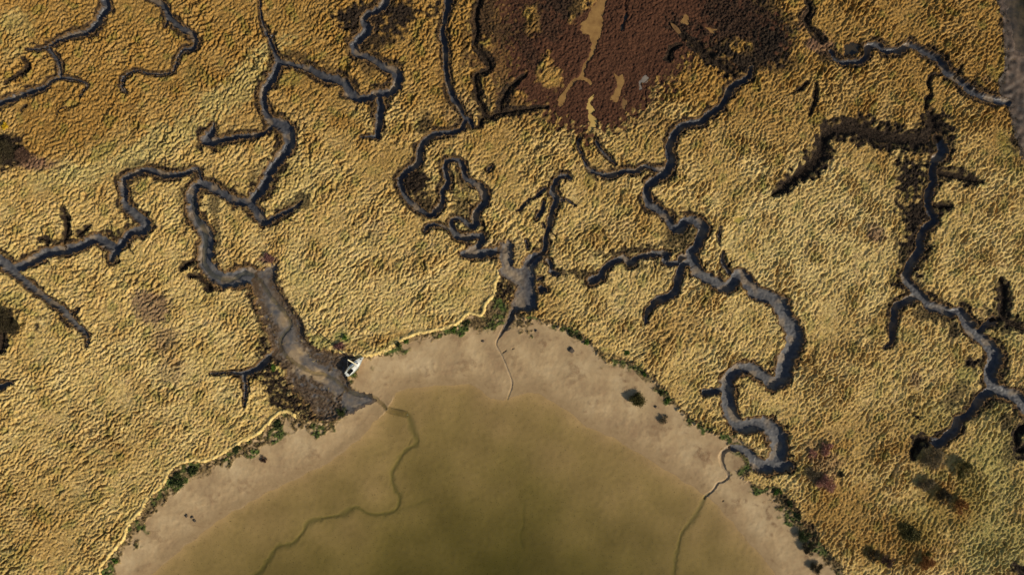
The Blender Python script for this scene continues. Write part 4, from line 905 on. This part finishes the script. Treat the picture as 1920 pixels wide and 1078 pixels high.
V, F = [], []; box(V, F, 1.02, 1.42, -.20, .20, 1.17, 1.26, .03, .03); pymesh('deck_hatch', V, F, M_GLASS, boat, False)
V, F = [], []; box(V, F, 2.75, 3.10, -.16, .16, 1.00, 1.09, .03, .03); pymesh('anchor_hatch', V, F, M_DARK, boat, False)
for y in (-.36, .30):
    V, F = [], []; tube(V, F, [Vector((.25, y*1.2, 1.2)), Vector((.25, y*1.2, 1.30))], [.10, .09], 10); pymesh('vent', V, F, M_STEEL, boat)
# toe rail
for s in (-1, 1):
    V, F = [], []; tube(V, F, [Vector((x, s*half(t)*.99, sheer(t) + .03)) for t, x in zip(ts, X)], [.035]*NS, 6); pymesh('toe_rail', V, F, M_RUB, boat)
# mast, boom under its cover, rigging, rails, rudder, keel
V, F = [], []; tube(V, F, [Vector((.72, 0, 1.1)), Vector((1.25, .75, 5.3)), Vector((1.80, 1.50, 9.6))], [.20, .19, .15], 10); mast = pymesh('mast', V, F, M_SPAR, boat)
V, F = [], []; tube(V, F, [Vector((1.25, -.10, 5.3)), Vector((1.25, 1.60, 5.3))], [.03, .03], 6); pymesh('spreader', V, F, M_STEEL, mast)
V, F = [], []; tube(V, F, [Vector((.60, .03, 1.75)), Vector((-.9, .30, 1.80)), Vector((-2.3, .55, 1.78))], [.05, .05, .045], 8); boom = pymesh('boom', V, F, M_SPAR, boat)
V, F = [], []; tube(V, F, [Vector((.50, .05, 1.86)), Vector((.1, .12, 1.90)), Vector((-.9, .30, 1.90)), Vector((-1.7, .45, 1.88)), Vector((-2.15, .53, 1.86))], [.06, .16, .15, .12, .05], 10); pymesh('sail_cover', V, F, M_CANVAS, boom)
for nm, a, b in (('forestay', (3.7, 0, 1.02), (1.79, 1.49, 9.5)), ('backstay', (-3.75, 0, .85), (1.79, 1.49, 9.5)), ('shroud', (.55, 1.12, .86), (1.78, 1.47, 9.4)), ('shroud', (.55, -1.12, .86), (1.78, 1.47, 9.4))):
    V, F = [], []; tube(V, F, [Vector(a), Vector(b)], [.012, .012], 5); pymesh(nm, V, F, M_STEEL, boat)
V, F = [], []
pts = [Vector((2.7, .62, 1.0)), Vector((2.75, .60, 1.5)), Vector((3.3, .34, 1.56)), Vector((3.86, 0, 1.6)), Vector((3.3, -.34, 1.56)), Vector((2.75, -.60, 1.5)), Vector((2.7, -.62, 1.0))]
tube(V, F, pts, [.018]*7, 6); pymesh('bow_rail', V, F, M_STEEL, boat)
V, F = [], []; pts = [Vector((-2.9, .86, .85)), Vector((-2.95, .86, 1.4)), Vector((-3.75, .72, 1.42)), Vector((-3.75, -.72, 1.42)), Vector((-2.95, -.86, 1.4)), Vector((-2.9, -.86, .85))]
tube(V, F, pts, [.018]*6, 6); pymesh('stern_rail', V, F, M_STEEL, boat)
V, F = [], []; box(V, F, -4.12, -3.80, -.035, .035, -.35, .80, .03, 0); box(V, F, -4.0, -3.0, -.03, .03, .82, .88); pymesh('rudder', V, F, M_HULL, boat, False)
V, F = [], []; box(V, F, -.9, .9, -.09, .09, -.85, -.30, -.1, -.02); pymesh('keel', V, F, M_ANTI, boat, False)
bx, by = 666.5, 686.0
zb = float(hz(bx, by))
heel = math.radians(3.5)
boat.rotation_euler = (Matrix.Rotation(math.radians(47.5), 4, 'Z') @ Matrix.Rotation(math.radians(2.0), 4, 'Y') @ Matrix.Rotation(-heel, 4, 'X')).to_euler()
boat.location = (float(wx(bx)), float(wy(by)), zb + .46)

# ------------------------------------------------------------------ light, sky, camera
EL = math.radians(28); sx, sy = .82, -.57
L = Vector((sx, sy, 0)).normalized()
to_sun = Vector((L.x*math.cos(EL), L.y*math.cos(EL), math.sin(EL)))
sd = bpy.data.lights.new('sun', 'SUN'); sd.energy = 4.3; sd.angle = math.radians(.5); sd.color = (1.0, .90, .74)
so = bpy.data.objects.new('sun', sd); col.objects.link(so); so.rotation_euler = (-to_sun).to_track_quat('-Z', 'Y').to_euler(); so.location = to_sun*300
wd = bpy.data.worlds.new('World'); sc.world = wd; wd.use_nodes = True
nt = wd.node_tree; nt.nodes.clear()
sk = nt.nodes.new('ShaderNodeTexSky'); sk.sky_type = 'NISHITA'; sk.sun_disc = False; sk.sun_elevation = EL; sk.sun_rotation = math.atan2(L.x, L.y)
bg = nt.nodes.new('ShaderNodeBackground'); bg.inputs['Strength'].default_value = .08; ow = nt.nodes.new('ShaderNodeOutputWorld')
nt.links.new(sk.outputs[0], bg.inputs[0]); nt.links.new(bg.outputs[0], ow.inputs[0])
cd = bpy.data.cameras.new('drone_camera'); cd.sensor_width = 36; cd.lens = 24; cd.clip_start = 1; cd.clip_end = 6000
co = bpy.data.objects.new('drone_camera', cd); col.objects.link(co); co.location = (0, 0, 320*24/36)
sc.camera = co
sc.view_settings.view_transform = 'Standard'; sc.view_settings.look = 'None'; sc.view_settings.exposure = 0.12; sc.view_settings.gamma = 1.0
sc.cycles.max_bounces = 6; sc.cycles.transparent_max_bounces = 16
